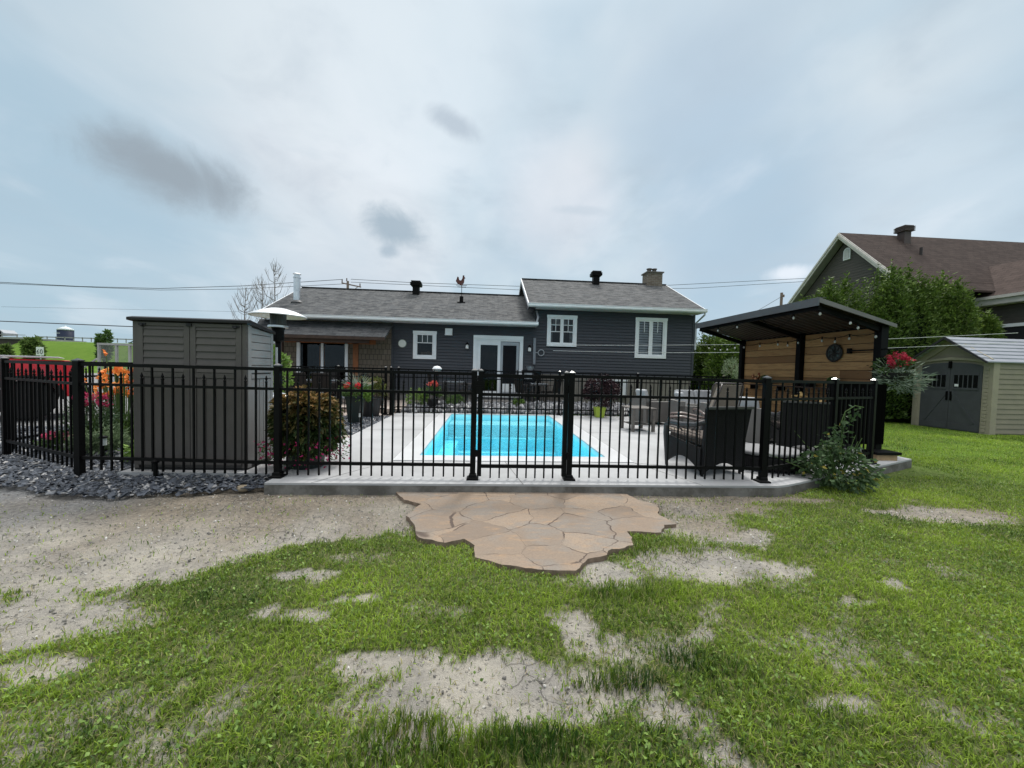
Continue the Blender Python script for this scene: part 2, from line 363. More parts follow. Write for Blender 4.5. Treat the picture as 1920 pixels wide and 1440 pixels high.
def bare(x, y):
    """0 = full grass, 1 = bare ground"""
    x = np.asarray(x, float); y = np.asarray(y, float)
    wx = (fbm(x, y, 3.3, 4, 101)-.5)*.42+(fbm(x, y, 16, 2, 103)-.5)*.10; wy = (fbm(x, y, 3.3, 4, 105)-.5)*.26+(fbm(x, y, 16, 2, 107)-.5)*.07
    wob = (fbm(x, y, 5, 4, 3)-.5); fine = fbm(x, y, 22, 3, 77); b = np.zeros(x.shape)
    for cx, cy, rx, ry in PATCH:
        r = np.hypot((x+wx-cx)/rx, (y+wy-cy)/ry)+(fine-.5)*.9*(.15/max(ry, .05))**.5
        b = np.maximum(b, (1-sstep(.45, 1.75, r))*min(1, .5+ry*4))
    d = sdist_poly(x, y, DIRT)+wob*.42+(fine-.5)*.16; b = np.maximum(b, sstep(-.10, .12, d))
    # strip along the slab, right of the flagstones
    d2 = np.minimum(4.75+.05*(x-3)-y, y-(4.02+.14*(x-2)))+wob*.3
    b = np.maximum(b, sstep(-.06, .08, d2)*sstep(1.2, 1.6, x)*(1-sstep(3.8, 4.15, x))*.95)
    b = np.maximum(b, (1-sstep(.4, 1.2, np.hypot((x-2.0)/.6, (y-3.5)/.35)+wob*1.5))*.55)
    # thin cover scattered over the near lawn
    thin = sstep(.58, .76, fbm(x, y, 3.1, 4, 21)+(fine-.5)*.15)*(1-sstep(4.0, 6, y))*.46
    b = np.maximum(b, thin); return np.clip(b, 0, 1)
def height(x, y):
    x = np.asarray(x, float); y = np.asarray(y, float)
    h = -.12+(fbm(x, y, .7, 3, 5)-.5)*.05*sstep(0, 1, 4.6-y+0*x)+(fbm(x, y, 9, 3, 8)-.5)*.018
    h = h+.03*sstep(5, 12, x)*0-.02*sstep(4.5, 5.5, x)
    far = sstep(20, 60, y); h = h+far*.0
    # highway embankment far left behind
    e = sstep(62, 72, y)*(1-sstep(84, 100, y))*(1-sstep(-40, -20, x))*sstep(-84, -78, x); h = h+e*4.3
    return h
def axis(segs):
    out = []
    for a, b, st in segs: out += list(np.arange(a, b-1e-6, st))
    return np.unique(np.round(np.array(out), 4))
def ground():
    xs = axis([(-900, -200, 100), (-200, -100, 20), (-100, -20, 2), (-20, -8, .4), (-8, 9, .07), (9, 20, .4), (20, 100, 5), (100, 901, 100)])
    ys = axis([(-30, 0, 2), (0, .9, .15), (.9, 5.2, .045), (5.2, 14, .2), (14, 50, 1.5), (50, 110, 2), (110, 1000, 60)])
    px0, px1, py0, py1 = -.93, 1.83, 5.64, 10.84
    xs = np.unique(np.concatenate([xs[(abs(xs-px0) > .03) & (abs(xs-px1) > .03)], [px0, px1]])); ys = np.unique(np.concatenate([ys[(abs(ys-py0) > .08) & (abs(ys-py1) > .08)], [py0, py1]]))
    X, Y = np.meshgrid(xs, ys); nx, ny = len(xs), len(ys); Z = height(X, Y)
    b = bare(X.ravel(), Y.ravel()); Z = Z.ravel()-b*.012+b*(fbm(X.ravel(), Y.ravel(), 13, 3, 201)-.5)*.020
    i = np.arange(nx-1)[None, :]+np.arange(ny-1)[:, None]*nx
    cx = (X[:-1, :-1]+X[1:, 1:])/2; cy = (Y[:-1, :-1]+Y[1:, 1:])/2
    keep = ~((cx > px0) & (cx < px1) & (cy > py0) & (cy < py1)); i = i[keep]
    F = np.stack([i, i+1, i+1+nx, i+nx], 1)
    Xr, Yr = X.ravel(), Y.ravel()
    gravel = np.maximum(sstep(-3.0, -5.5, Xr+(fbm(Xr, Yr, 1.5, 3, 9)-.5)*1.5+(Yr-3.4)*-.6)*sstep(2.2, 3.2, Yr), sstep(-6.5, -8, Xr)*sstep(3, 5, Yr)*(1-sstep(25, 30, Yr)))
    brown = sstep(2.7, 4.2, Yr+(fbm(Xr, Yr, 2, 3, 13)-.5)*1.6)*(1-sstep(5, 6, Yr))
    def fn(t, p, co, out):
        A = lambda n: t.a('ShaderNodeAttribute', attribute_name=n).outputs['Fac']
        n1 = t.noise(co, 3.2, 5, .65); n2 = t.noise(co, 28, 5, .7); n3 = t.noise(co, 150, 3, .7); n4 = t.noise(co, .8, 4, .6)
        soil = t.mix(t.step(n1, .3, .7), (.37, .345, .295, 1), (.22, .21, .19, 1))
        soil = t.mix(t.m('MULTIPLY', t.step(n2, .45, .7), .4), soil, (.44, .415, .36, 1)); soil = t.mix(t.m('MULTIPLY', t.step(n4, .48, .62), .5), soil, (.29, .275, .25, 1))
        br = t.mix(t.step(n2, .3, .7), (.125, .105, .078, 1), (.255, .215, .165, 1))
        soil = t.mix(t.m('MULTIPLY', A('brown'), .8), soil, br)
        gr = t.mix(t.step(n2, .3, .72), (.14, .145, .15, 1), (.31, .31, .305, 1))
        soil = t.mix(A('gravel'), soil, gr)
        vo = t.a('ShaderNodeTexVoronoi', i={'Vector': co, 'Scale': 55.}); vo2 = t.a('ShaderNodeTexVoronoi', i={'Vector': co, 'Scale': 18.})
        vc = t.a('ShaderNodeSeparateColor', i={0: vo.outputs['Color']}); peb = t.m('MULTIPLY', t.step(vc.outputs[0], .82, .9), t.m('SUBTRACT', 1., t.step(vo.outputs[0], .2, .45)))
        soil = t.mix(t.m('MULTIPLY', peb, .30), soil, t.mix(vc.outputs[1], (.16, .16, .165, 1), (.52, .51, .48, 1)))
        # dry cracks
        vd = t.a('ShaderNodeTexVoronoi', feature='DISTANCE_TO_EDGE', i={'Vector': t.vm('ADD', co, t.vm('MULTIPLY', t.a('ShaderNodeTexNoise', i={'Vector': co, 'Scale': 9.}).outputs[1], (.12, .12, .12))), 'Scale': 7.})
        cr = t.m('MULTIPLY', t.m('SUBTRACT', 1., t.step(vd.outputs[0], 0., .03)), t.step(n4, .5, .62))
        soil = t.mix(t.m('MULTIPLY', cr, .4), soil, (.14, .12, .10, 1))
        th = t.mix(t.step(n2, .3, .7), (.055, .08, .022, 1), (.15, .16, .07, 1))
        far = t.mix(t.step(n4, .3, .7), (.09, .165, .022, 1), (.12, .20, .03, 1)); far = t.mix(t.m('MULTIPLY', t.step(n2, .35, .7), .5), far, (.08, .15, .025, 1))
        th = t.mix(A('far'), th, far)
        sb = t.m('ADD', A('bare'), t.m('MULTIPLY', t.m('SUBTRACT', n2, .5), .5))
        c = t.mix(t.step(sb, .22, .62), th, soil); t.l.new(c, p.inputs['Base Color'])
        h = t.m('ADD', t.m('MULTIPLY', n2, .8), t.m('ADD', t.m('MULTIPLY', n3, .25), t.m('ADD', t.m('MULTIPLY', peb, .5), t.m('MULTIPLY', cr, -.4))))
        bp = t.a('ShaderNodeBump', i={'Strength': 1., 'Distance': .03, 'Height': h}); t.l.new(bp.outputs[0], p.inputs['Normal'])
    m = mat('lawn and dry soil', (.3, .3, .3), .95, .1, fn=fn)
    npmesh('ground', np.stack([Xr, Yr, Z], 1), F, m, attrs={'bare': b, 'gravel': np.clip(gravel, 0, 1)*b, 'brown': brown, 'far': np.maximum(sstep(6, 12, np.hypot(Xr, Yr)), ((Xr > Yr*1.62+1.4) | (Xr < -Yr*1.36-1.4) | (Yr < 1.0)).astype(float))}, smooth=True, kind='structure')
ground()

STONE_OUT = [(x_*1.024, min(4.285, y_*1.024)) for x_, y_ in [(-.94, 4.25), (-.80, 3.93), (-.605, 3.81), (-.69, 3.5), (-.60, 3.34), (-.50, 3.05), (-.28, 2.95), (-.14, 3.02), (-.054, 2.905), (-.048, 2.72), (.14, 2.61), (.30, 2.56),
    (.64, 2.52), (.766, 2.68), (.924, 2.735), (.954, 2.80), (1.186, 2.89), (1.23, 3.03), (1.23, 3.147), (1.52, 3.123), (1.62, 3.28), (1.744, 3.30), (1.68, 3.52), (1.80, 3.785), (1.64, 3.946), (1.60, 4.13), (1.25, 4.285), (-.9, 4.285)]]
def in_frame_wedge(x, y, pad=.3): return (y > 1.05) & (x < y*1.62+pad) & (x > -y*1.36-pad)
def grass():
    g = np.random.default_rng(5); XS = []; YS = []
    for y0, y1, dens in [(1.1, 1.7, 16000), (1.7, 2.4, 11500), (2.4, 3.4, 7600), (3.4, 4.6, 4800), (4.6, 6.5, 2600), (6.5, 9.5, 1300), (9.5, 16, 420)]:
        xa, xb = -1.45*y1-1.4, 1.65*y1+1.5; n = int((xb-xa)*(y1-y0)*dens); x = g.uniform(xa, xb, n); y = g.uniform(y0, y1, n)
        k = in_frame_wedge(x, y, 1.5); XS.append(x[k]); YS.append(y[k])
    x = np.concatenate(XS); y = np.concatenate(YS)
    # cluster the blades into tufts
    cell = .05; sx = np.floor(x/cell); sy = np.floor(y/cell); h1 = np.sin(sx*12.9+sy*78.2)*43758.5; h1 -= np.floor(h1); h2 = np.sin(sx*39.3+sy*11.1)*24634.6; h2 -= np.floor(h2)
    pull = .35*(g.random(len(x)) < .6); x = x+((sx+h1)*cell-x)*pull; y = y+((sy+h2)*cell-y)*pull
    b = bare(x, y); tf = np.zeros(len(x))
    for cx, cy, rx, ry, a in TUFT: tf = np.maximum(tf, a*(1-sstep(.6, 1.25, np.hypot((x-cx)/rx, (y-cy)/ry)+(fbm(x, y, 6, 3, 31)-.5)*1.2)))
    b = b*(1-.8*tf); keep = (in_frame_wedge(x, y, .3) | (g.random(len(x)) < .35)) & (g.random(len(x)) > sstep(.10, .98, b)*.965)
    keep &= sdist_poly(x, y, STONE_OUT) < -.015
    keep &= ~((y > 4.26) & (x < 3.55) & (y < 14)); keep &= ~((x > 3.4) & (x < 5.9) & (y > 4.24+(x-3.45)*.46)); keep &= ~((x >= 5.9) & (x < 7.15) & (y > 5.2)); keep &= ~((x < -2.3) & (y > 4.0))
    keep &= ~((x > 13.35) & (y > 9.3))
    x, y, b = x[keep], y[keep], b[keep]; n = len(x); z = height(x, y)-.006-b*.012
    tuft = np.zeros(n)
    for cx, cy, rx, ry, a in TUFT: tuft = np.maximum(tuft, a*(1-sstep(.6, 1.3, np.hypot((x-cx)/rx, (y-cy)/ry)+(fbm(x, y, 6, 3, 31)-.5)*1.2)))
    cl = fbm(x, y, 6, 3, 41); L = (.020+.022*g.random(n))*(.7+.7*cl)*(1+.75*tuft)*(1+.25*sstep(3, 8, y))
    fine = g.random(n) < .35; L[fine] *= 1.25
    wd = np.where(fine, .0022, .0042)*(.8+.5*g.random(n))*(1+.10*np.maximum(y-1.5, 0)**1.1)
    az = g.uniform(0, 2*pi, n); lean = (.25+.85*g.random(n))*(1-.45*tuft)
    dx, dy = np.cos(az)*lean, np.sin(az)*lean; fa = az+pi/2+g.normal(0, .5, n); rx, ry = np.cos(fa)*wd/2, np.sin(fa)*wd/2
    B = np.stack([x, y, z], 1); M = B+np.stack([dx*L*.35, dy*L*.35, L*.62], 1); T = B+np.stack([dx*L, dy*L, L*(1-.35*np.clip(lean-.3, 0, 1))], 1); R = np.stack([rx, ry, 0*rx], 1)
    V = np.stack([B-R*.8, B+R*.8, M+R, M-R, T], 1).reshape(-1, 3); i = np.arange(n)[:, None]*5
    F = np.concatenate([i+np.array([[0, 1, 2]]), i+np.array([[0, 2, 3]]), i+np.array([[3, 2, 4]])], 0)
    v = np.clip(.02+.94*fbm(x, y, 1.6, 4, 51)+.35*(fbm(x, y, 9, 2, 61)-.5)+g.normal(0, .20, n)+.08*sstep(3, 9, x+y*.3)-.42*tuft, 0, 1)
    dry = (g.random(n) < .05+.22*b).astype(float)
    def fn(t, p, co, out):
        A = lambda nn: t.a('ShaderNodeAttribute', attribute_name=nn).outputs['Fac']
        c = t.mix(A('v'), (.026, .070, .009, 1), (.335, .475, .045, 1)); c = t.mix(t.m('MULTIPLY', A('dry'), .8), c, (.36, .31, .15, 1)); t.l.new(c, p.inputs['Base Color'])
    m = mat('grass blades', (.1, .2, .05), .5, .35, fn=fn, trans=.35)
    npmesh('lawn_grass', V, F, m, attrs={'v': np.repeat(v, 5), 'dry': np.repeat(dry, 5)}, kind='stuff', label='short patchy green grass in front of and beside the pool deck', category='grass')
    # low broad-leaved weeds and clover mixed into the lawn
    n = 52000; x = g.uniform(-4.5, 8, n); y = 1.1+g.random(n)**1.6*4.8; k = in_frame_wedge(x, y) & (sdist_poly(x, y, STONE_OUT) < -.03) & (y < 4.2+np.maximum(x-3.4, 0)*.4)
    k &= (g.random(n) > sstep(.15, .8, bare(x, y))*.97) & (fbm(x, y, 2.2, 3, 71) > .44) & ~((x < -2.3) & (y > 3.8)); x, y = x[k], y[k]; n = len(x)
    az = g.uniform(0, 2*pi, n); P = np.stack([x, y, height(x, y)+.006+.022*g.random(n)], 1); D = np.stack([np.cos(az), np.sin(az), .2+.7*g.random(n)], 1)
    leaves('clover', P, D, .011+.016*g.random(n), .009+.009*g.random(n), g.random(n)*.8+.1, leafmat('clover leaves', (.08, .15, .03), (.24, .36, .08)), kind='stuff', label='small clover and weed leaves scattered through the near lawn', category='clover')
grass()

def chips(name, pts, smin, smax, m, flat=.25, seed=1, **tags):
    """irregular flat stone chips, many in one mesh (stuff)"""
    g = np.random.default_rng(seed); n = len(pts); s = smin+(smax-smin)*g.random(n)**1.8
    a = g.uniform(0, 2*pi, n); k = 5; an = a[:, None]+np.arange(k)*2*pi/k+g.normal(0, .25, (n, k)); rr = s[:, None]*(.6+.5*g.random((n, k)))
    asp = (.45+.5*g.random(n))[:, None]; lx = np.cos(an)*rr; ly = np.sin(an)*rr*asp
    ca, sa = np.cos(a)[:, None], np.sin(a)[:, None]; X = lx*ca-ly*sa; Y = lx*sa+ly*ca
    tx, ty = g.normal(0, .38, n)[:, None], g.normal(0, .38, n)[:, None]; Zt = X*tx+Y*ty; th = (s*flat*(.5+g.random(n)))[:, None]
    top = np.stack([pts[:, 0:1]+X*.85, pts[:, 1:2]+Y*.85, pts[:, 2:3]+Zt+th], 2); bot = np.stack([pts[:, 0:1]+X, pts[:, 1:2]+Y, pts[:, 2:3]+Zt-th*.3], 2)
    V = np.concatenate([top, bot], 1).reshape(-1, 3); i = np.arange(n)[:, None]*(2*k); F = []
    for j in range(1, k-1): F.append(i+np.array([[0, j, j+1]]))
    for j in range(k):
        jn = (j+1) % k; F.append(i+np.array([[j, k+j, k+jn]])); F.append(i+np.array([[j, k+jn, jn]]))
    return npmesh(name, V, np.concatenate(F, 0), m, attrs={'v': np.repeat(g.random(n), 2*k)}, **tags)
def poly_pts(poly, n, seed):
    g = np.random.default_rng(seed); P = np.array(poly); lo, hi = P.min(0), P.max(0); x = g.uniform(lo[0], hi[0], n); y = g.uniform(lo[1], hi[1], n)
    k = sdist_poly(x, y, poly) > (fbm(x, y, 3, 3, seed)-.5)*.16; return x[k], y[k], g
SLATE = leafmat('blue grey slate', (.022, .027, .036), (.095, .11, .135), (.30, .30, .30), .6, 0)
SLATEBED = [(-9.6, 8.0), (-9.2, 6.1), (-7.4, 5.0), (-6.2, 4.62), (-5.4, 4.52), (-4.7, 4.30), (-4.2, 4.12), (-3.7, 4.10), (-3.1, 4.22), (-2.45, 4.3), (-2.33, 4.45), (-2.42, 4.7), (-4.2, 4.72), (-4.3, 5.6), (-6.9, 6.4), (-7.2, 8.0)]
x, y, g = poly_pts(SLATEBED, 46000, 81)
hh = -.10+.05*sstep(4.1, 4.8, y)
chips('slate_chips', np.stack([x, y, hh+.03*g.random(len(x))], 1), .014, .050, SLATE, .12, 2, kind='stuff', label='blue grey slate chips along the left fence and under the grey cabinet front', category='slate chips')
SIDEBED = [(-3.6, 7.4), (-2.45, 7.4), (-2.45, 10.3), (-3.6, 10.3)]
x, y, g = poly_pts(SIDEBED, 6000, 83)
chips('slate_bed', np.stack([x, y, -.03+.03*g.random(len(x))], 1), .02, .06, SLATE, .2, 3, kind='stuff', label='slate chips beside the left edge of the pool deck under the flower pots', category='slate chips')
ROCKS = [(-2.35, 11.02), (6.9, 11.02), (6.9, 11.6), (4.6, 12.9), (2.6, 13.4), (.5, 12.5), (-1.4, 12.6), (-2.3, 11.9)]
x, y, g = poly_pts(ROCKS, 5200, 85)
chips('garden_rocks', np.stack([x, y, .02+.10*sstep(11, 12.2, y)+.05*g.random(len(x))], 1), .05, .13, leafmat('grey river rock', (.05, .053, .058), (.26, .27, .29), (.5, .5, .5), .6, 0), .5, 4, kind='stuff', label='grey rocks in the bed behind the far pool fence', category='rocks')
# loose pebbles on the bare soil
g = np.random.default_rng(9); n = 30000; x = g.uniform(-6, 6, n); y = g.uniform(1.1, 4.3, n)**1.0; k = in_frame_wedge(x, y) & (bare(x, y) > .6) & (sdist_poly(x, y, STONE_OUT) < -.03); x, y = x[k][:4200], y[k][:4200]
chips('pebbles', np.stack([x, y, height(x, y)-.010], 1), .003, .013, leafmat('mixed pebbles', (.13, .125, .115), (.34, .32, .28), (.5, .49, .46), .8, 0), .55, 5, kind='stuff', label='small loose pebbles on the bare dry soil', category='pebbles')

# dead straw, thatch and twigs lying on the worn ground
g = np.random.default_rng(19); n = 60000; x = g.uniform(-5.5, 6.5, n); y = 1.1+g.random(n)**1.4*3.1; bb = bare(x, y); k = in_frame_wedge(x, y) & (g.random(n) < (.12+.55*np.exp(-((bb-.5)/.28)**2))*(.35+.65*(y < 3))) & (sdist_poly(x, y, STONE_OUT) < -.03) & (fbm(x, y, 4, 3, 23) > .38); x, y = x[k], y[k]; n = len(x)
az = g.uniform(0, 2*pi, n); leaves('dead_straw', np.stack([x, y, height(x, y)-.010*bare(x, y)+.004], 1), np.stack([np.cos(az), np.sin(az), .05+.25*g.random(n)], 1), .015+.030*g.random(n), .0022+.002*g.random(n), g.random(n), leafmat('dry straw', (.10, .075, .045), (.38, .32, .20), None, .8, 0), fold=.3, kind='stuff', label='bits of dead straw and thatch along the edges of the bare soil', category='straw')
# larger weed rosettes at the edge of the dirt
# ------------------------------------------------------------ pool deck
DK = [(-2.36, 4.29), (3.46, 4.255), (3.62, 4.30), (5.80, 5.24), (6.95, 5.75), (6.95, 11.0), (-2.45, 11.0), (-2.45, 5.62), (-4.2, 5.60), (-4.2, 4.70), (-2.36, 4.66)]
def deck():
    hx0, hx1, hy0, hy1 = -1.25, 2.15, 5.32, 11.02
    # slab built of four prisms around the pool so that the pool opening stays free
    a = MB(); a.prism([(-2.36, 4.29), (3.46, 4.255), (3.62, 4.30), (5.80, 5.24), (6.95, 5.75), (6.95, 5.32), (6.95, 5.76), (6.95, 5.76)][:5]+[(2.15, 5.75), (2.15, 5.32), (-1.25, 5.32), (-2.36, 5.32)], -.17, 0)
    a.prism([(2.15, 5.75), (6.95, 5.75), (6.95, 11.0), (2.15, 11.0)], -.17, -.0002)
    a.prism([(-2.45, 5.32), (-1.25, 5.32), (-1.25, 11.0), (-2.45, 11.0)], -.17, -.0002)
    o = a.build('pool_deck', DECK, kind='structure')
    j = MB()
    for p, q in [((-1.25, 5.32), (-1.25, 11.0)), ((2.15, 5.32), (2.15, 11.0)), ((-1.25, 5.32), (-1.87, 4.29)), ((2.15, 5.32), (2.55, 4.26)), ((.45, 4.27), (.30, 5.32)), ((2.15, 8.0), (6.95, 8.0)),
                 ((-2.45, 8.0), (-1.25, 8.0)), ((4.5, 4.69), (4.5, 11.0)), ((2.15, 5.32), (4.2, 4.58))]:
        j.bar((p[0], p[1], .0012), (q[0], q[1], .0012), .009, .002)
    j.build('deck_control_joint', mat('control joint grey', (.19, .19, .185), .9, .1), o)  # thin grey strips mark the control joints
    e = MB(); P = [(-2.362, 4.70), (-2.362, 4.286), (3.46, 4.251), (3.622, 4.296), (5.802, 5.236), (6.953, 5.747)]
    for i in range(len(P)-1):
        (x0, y0), (x1, y1) = P[i], P[i+1]; e.add([(x0, y0, -.2), (x1, y1, -.2), (x1, y1, -.022), (x0, y0, -.022)], [(0, 1, 2, 3)])
    e.build('deck_side_face', SLABSIDE, o)
    p = MB(); p.prism([(-4.2, 4.68), (-2.46, 4.68), (-2.46, 5.62), (-4.2, 5.62)], -.12, -.004); p.build('shed_pad', DECK, kind='structure')
    q = MB(); q.prism([(-3.7, 6.3), (-2.46, 6.3), (-2.46, 7.35), (-3.7, 7.35)], -.1, -.01); q.build('side_path', mat('weathered paving', (.30, .28, .24), .9, .15, .15, 5, bump=.4), kind='structure')
deck()
def pool():
    r = thing('swimming_pool', 'rectangular in-ground pool with white coping and bright turquoise water', 'swimming pool', (.45, 8.2, 0))
    cp = MB(); x0, x1, y0, y1 = -1.245, 2.145, 5.325, 10.995; a, b, c, d = -.93, 1.83, 5.64, 10.84
    for box in [(x0, x1, y0, c), (x0, x1, d, y1), (x0, a, c, d), (b, x1, c, d)]: cp.box(box[0], box[1], box[2], box[3], -.15, .012)
    cp.build('coping', mat('white pool coping', (.54, .55, .56), .35, .4, .03, 3), r, w=True)
    def fn(t, p, co, out):
        z = t.a('ShaderNodeSeparateXYZ', i={0: co}).outputs[2]
        vo = t.a('ShaderNodeTexVoronoi', feature='SMOOTH_F1', i={'Vector': t.a('ShaderNodeMapping', i={0: co, 'Scale': (1, 1.6, 1)}).outputs[0], 'Scale': 3.5})  # cell mottling paints faint caustic light into the shell colour
        c = t.mix(t.step(vo.outputs[0], .15, .6), (.28, .76, .87, 1), (.40, .85, .92, 1)); t.l.new(c, p.inputs['Base Color'])
    basin = mat('pale blue pool shell', (.2, .6, .8), .5, .2, fn=fn)
    light = mat('pale pool ledge shell', (.66, .78, .82), .5, .2, .05, 3)
    s = MB(); zb = -1.35; a += .003; b -= .003; c += .003; d -= .003
    s.add([(a, c, zb), (b, c, zb), (b, d, zb), (a, d, zb)], [(0, 1, 2, 3)])
    s.add([(a, c, zb), (b, c, zb), (b, c, -.01), (a, c, -.01)], [(0, 1, 2, 3)]); s.add([(a, d, zb), (b, d, zb), (b, d, -.01), (a, d, -.01)], [(3, 2, 1, 0)])
    s.add([(a, c, zb), (a, d, zb), (a, d, -.01), (a, c, -.01)], [(0, 1, 2, 3)]); s.add([(b, c, zb), (b, d, zb), (b, d, -.01), (b, c, -.01)], [(3, 2, 1, 0)])
    s.build('pool_shell', basin, r, w=True)
    st = MB(); st.box(a+.01, b-.01, 10.0, d-.01, zb, -.17); st.build('tanning_ledge', light, r, w=True)
    for k, (yy, zz) in enumerate([(9.72, -.48), (9.42, -.78), (9.10, -1.05)]):
        m_ = MB(); m_.box(a+.012, b-.012, yy, [10.0, 9.72, 9.42][k]-.002, zb, zz); m_.build('pool_step', basin, r, w=True)
        e_ = MB(); e_.box(a+.02, b-.02, yy+.01, yy+.05, zz+.001, zz+.004); e_.build('step_edge', light, r, w=True)
    bn = MB(); bn.box(a+.01, a+.32, 5.66, 9.1, zb, -.42); bn.build('pool_bench', basin, r, w=True)
    xs = np.linspace(a+.004, b-.004, 90); ys = np.linspace(c+.004, d-.004, 150); X, Y = np.meshgrid(xs, ys)
    Z = -.085+(fbm(X, Y*1.7, 2.6, 3, 91)-.5)*.016+(fbm(X, Y*1.5, 9, 2, 95)-.5)*.004
    nx = len(xs); i = (np.arange(nx-1)[None, :]+np.arange(len(ys)-1)[:, None]*nx).ravel()
    def wf(t, p, co, out):
        tr = t.a('ShaderNodeBsdfTransparent', i={0: (.56, .92, .98, 1)}); g = t.a('ShaderNodeBsdfGlossy', i={'Roughness': .03, 'Color': (1, 1, 1, 1)})
        sx = t.noise(t.a('ShaderNodeMapping', i={0: co, 'Scale': (1, 2.2, 1)}).outputs[0], 7, 3, .6)
        b = t.a('ShaderNodeBump', i={'Strength': .6, 'Distance': .03, 'Height': sx}); fr = t.a('ShaderNodeFresnel', i={'IOR': 1.33, 'Normal': b.outputs[0]}); t.l.new(b.outputs[0], g.inputs['Normal'])
        ms = t.a('ShaderNodeMixShader', i={0: t.m('MULTIPLY', fr.outputs[0], 1.0), 1: tr.outputs[0], 2: g.outputs[0]}); t.l.new(ms.outputs[0], out.inputs[0])
    o = npmesh('water', np.stack([X.ravel()-.45, Y.ravel()-8.2, Z.ravel()], 1), np.stack([i, i+1, i+1+nx, i+nx], 1), mat('pool water', (.2, .8, .9), .05, fn=wf), r, smooth=True)
pool()
def flagstones():
    r = thing('flagstone_landing', 'tan and grey flagstone landing with jagged edge in front of the pool gate', 'paving', (.4, 3.5, -.12))
    def fn(t, p, co, out):
        w = t.a('ShaderNodeTexNoise', i={'Vector': co, 'Scale': 4., 'Detail': 3.}); v = t.vm('ADD', co, t.vm('MULTIPLY', t.vm('SUBTRACT', w.outputs[1], (.5, .5, .5)), (.16, .16, 0)))
        v = t.a('ShaderNodeMapping', i={0: v, 'Scale': (1, 1.15, 0)}).outputs[0]
        ed = t.a('ShaderNodeTexVoronoi', feature='DISTANCE_TO_EDGE', i={'Vector': v, 'Scale': 2.15, 'Randomness': .85}); ce = t.a('ShaderNodeTexVoronoi', i={'Vector': v, 'Scale': 2.15, 'Randomness': .85})
        cs = t.a('ShaderNodeSeparateColor', i={0: ce.outputs['Color']})
        n = t.noise(t.a('ShaderNodeMapping', i={0: co, 'Rotation': (0, 0, .5), 'Scale': (1, 3.2, 1)}).outputs[0], 5, 5, .65); n2 = t.noise(co, 2.2, 4, .6); n3 = t.noise(co, 60, 4, .7)
        c = t.mix(cs.outputs[0], (.185, .145, .112, 1), (.29, .225, .165, 1)); c = t.mix(t.m('MULTIPLY', t.step(n2, .44, .62), .7), c, (.20, .185, .165, 1)); c = t.mix(t.m('MULTIPLY', t.step(n, .50, .72), .6), c, (.34, .22, .125, 1))
        c = t.mix(t.m('MULTIPLY', t.step(n3, .4, .7), .5), c, (.155, .12, .092, 1))
        j = t.m('SUBTRACT', 1., t.step(ed.outputs[0], .005, .012)); jj = t.m('MULTIPLY', j, t.step(t.noise(co, 3.6, 3), .42, .56))
        c = t.mix(t.m('MULTIPLY', jj, .95), c, (.075, .055, .045, 1)); t.l.new(c, p.inputs['Base Color'])
        h = t.m('ADD', t.m('MULTIPLY', n, .5), t.m('ADD', t.m('MULTIPLY', n3, .18), t.m('MULTIPLY', j, -1.)))
        b = t.a('ShaderNodeBump', i={'Strength': .55, 'Distance': .008, 'Height': h}); t.l.new(b.outputs[0], p.inputs['Normal'])
    top = mat('tan flagstone', (.4, .3, .2), .7, .25, fn=fn); side = mat('flagstone edge', (.19, .145, .11), .85, .2, .25, 14, bump=.5)
    # refine and roughen the outline
    pts = []; P = STONE_OUT
    for i in range(len(P)):
        a = Vector(P[i]); b = Vector(P[(i+1) % len(P)]); n = max(1, int((b-a).length/.05))
        for k in range(n):
            q = a.lerp(b, k/n); w = .011 if k else 0; pts.append((q.x+random.uniform(-w, w), q.y+random.uniform(-w, w) if q.y < 4.2 else q.y))
    n = len(pts); C = (.4, 3.5, -.12)
    m = MB(); m.add([(x, y, -.092) for x, y in pts], [tuple(range(n))[::-1]]); 
    m.build('stone_top', top, r, w=True)
    s = MB(); s.add([(x, y, -.092) for x, y in pts]+[(x*1.0, y, -.17) for x, y in pts], [(i, (i+1) % n, n+(i+1) % n, n+i) for i in range(n)]); s.build('stone_edge', side, r, w=True)
flagstones()

# ------------------------------------------------------------ fence
def _data(mb, name, m):
    o = mb.build(name, m); d = o.data; bpy.data.objects.remove(o); return d
def spear(mb, z, s=1.):
    mb.lathe([(.013*s, 0), (.017*s, .004), (.017*s, .009), (.010*s, .012), (.008*s, .022), (.015*s, .036), (.013*s, .046), (.006*s, .066), (.0005, .082)], (0, 0, z), 6)
m_ = MB(); m_.box(-.0085, .0085, -.0085, .0085, .025, 1.222); PK_TALL = _data(m_, 'picket_tall', BLACK)
m_ = MB(); m_.box(-.0085, .0085, -.0085, .0085, .025, 1.075); PK_SHORT = _data(m_, 'picket_short', BLACK)
m_ = MB(); spear(m_, 1.075); FIN = _data(m_, 'finial', BLACK)
def post_data(w, z0, z1):
    a = MB(); a.box(-w/2, w/2, -w/2, w/2, z0, z1); c = MB(); c.box(-w/2-.006, w/2+.006, -w/2-.006, w/2+.006, z1, z1+.012)
    c.add([(-w/2-.003, -w/2-.003, z1+.012), (w/2+.003, -w/2-.003, z1+.012), (w/2+.003, w/2+.003, z1+.012), (-w/2-.003, w/2+.003, z1+.012), (0, 0, z1+.034)], [(0, 1, 4), (1, 2, 4), (2, 3, 4), (3, 0, 4)])
    f = MB(); f.lathe([(.095, 0), (.095, .018), (.062, .030), (.060, .055), (.052, .062)], (0, 0, z0), 4); f.rot(pi/4)
    return _data(a, 'post', BLACK), _data(c, 'post_cap', BLACKSHINY), _data(f, 'post_base', BLACK)
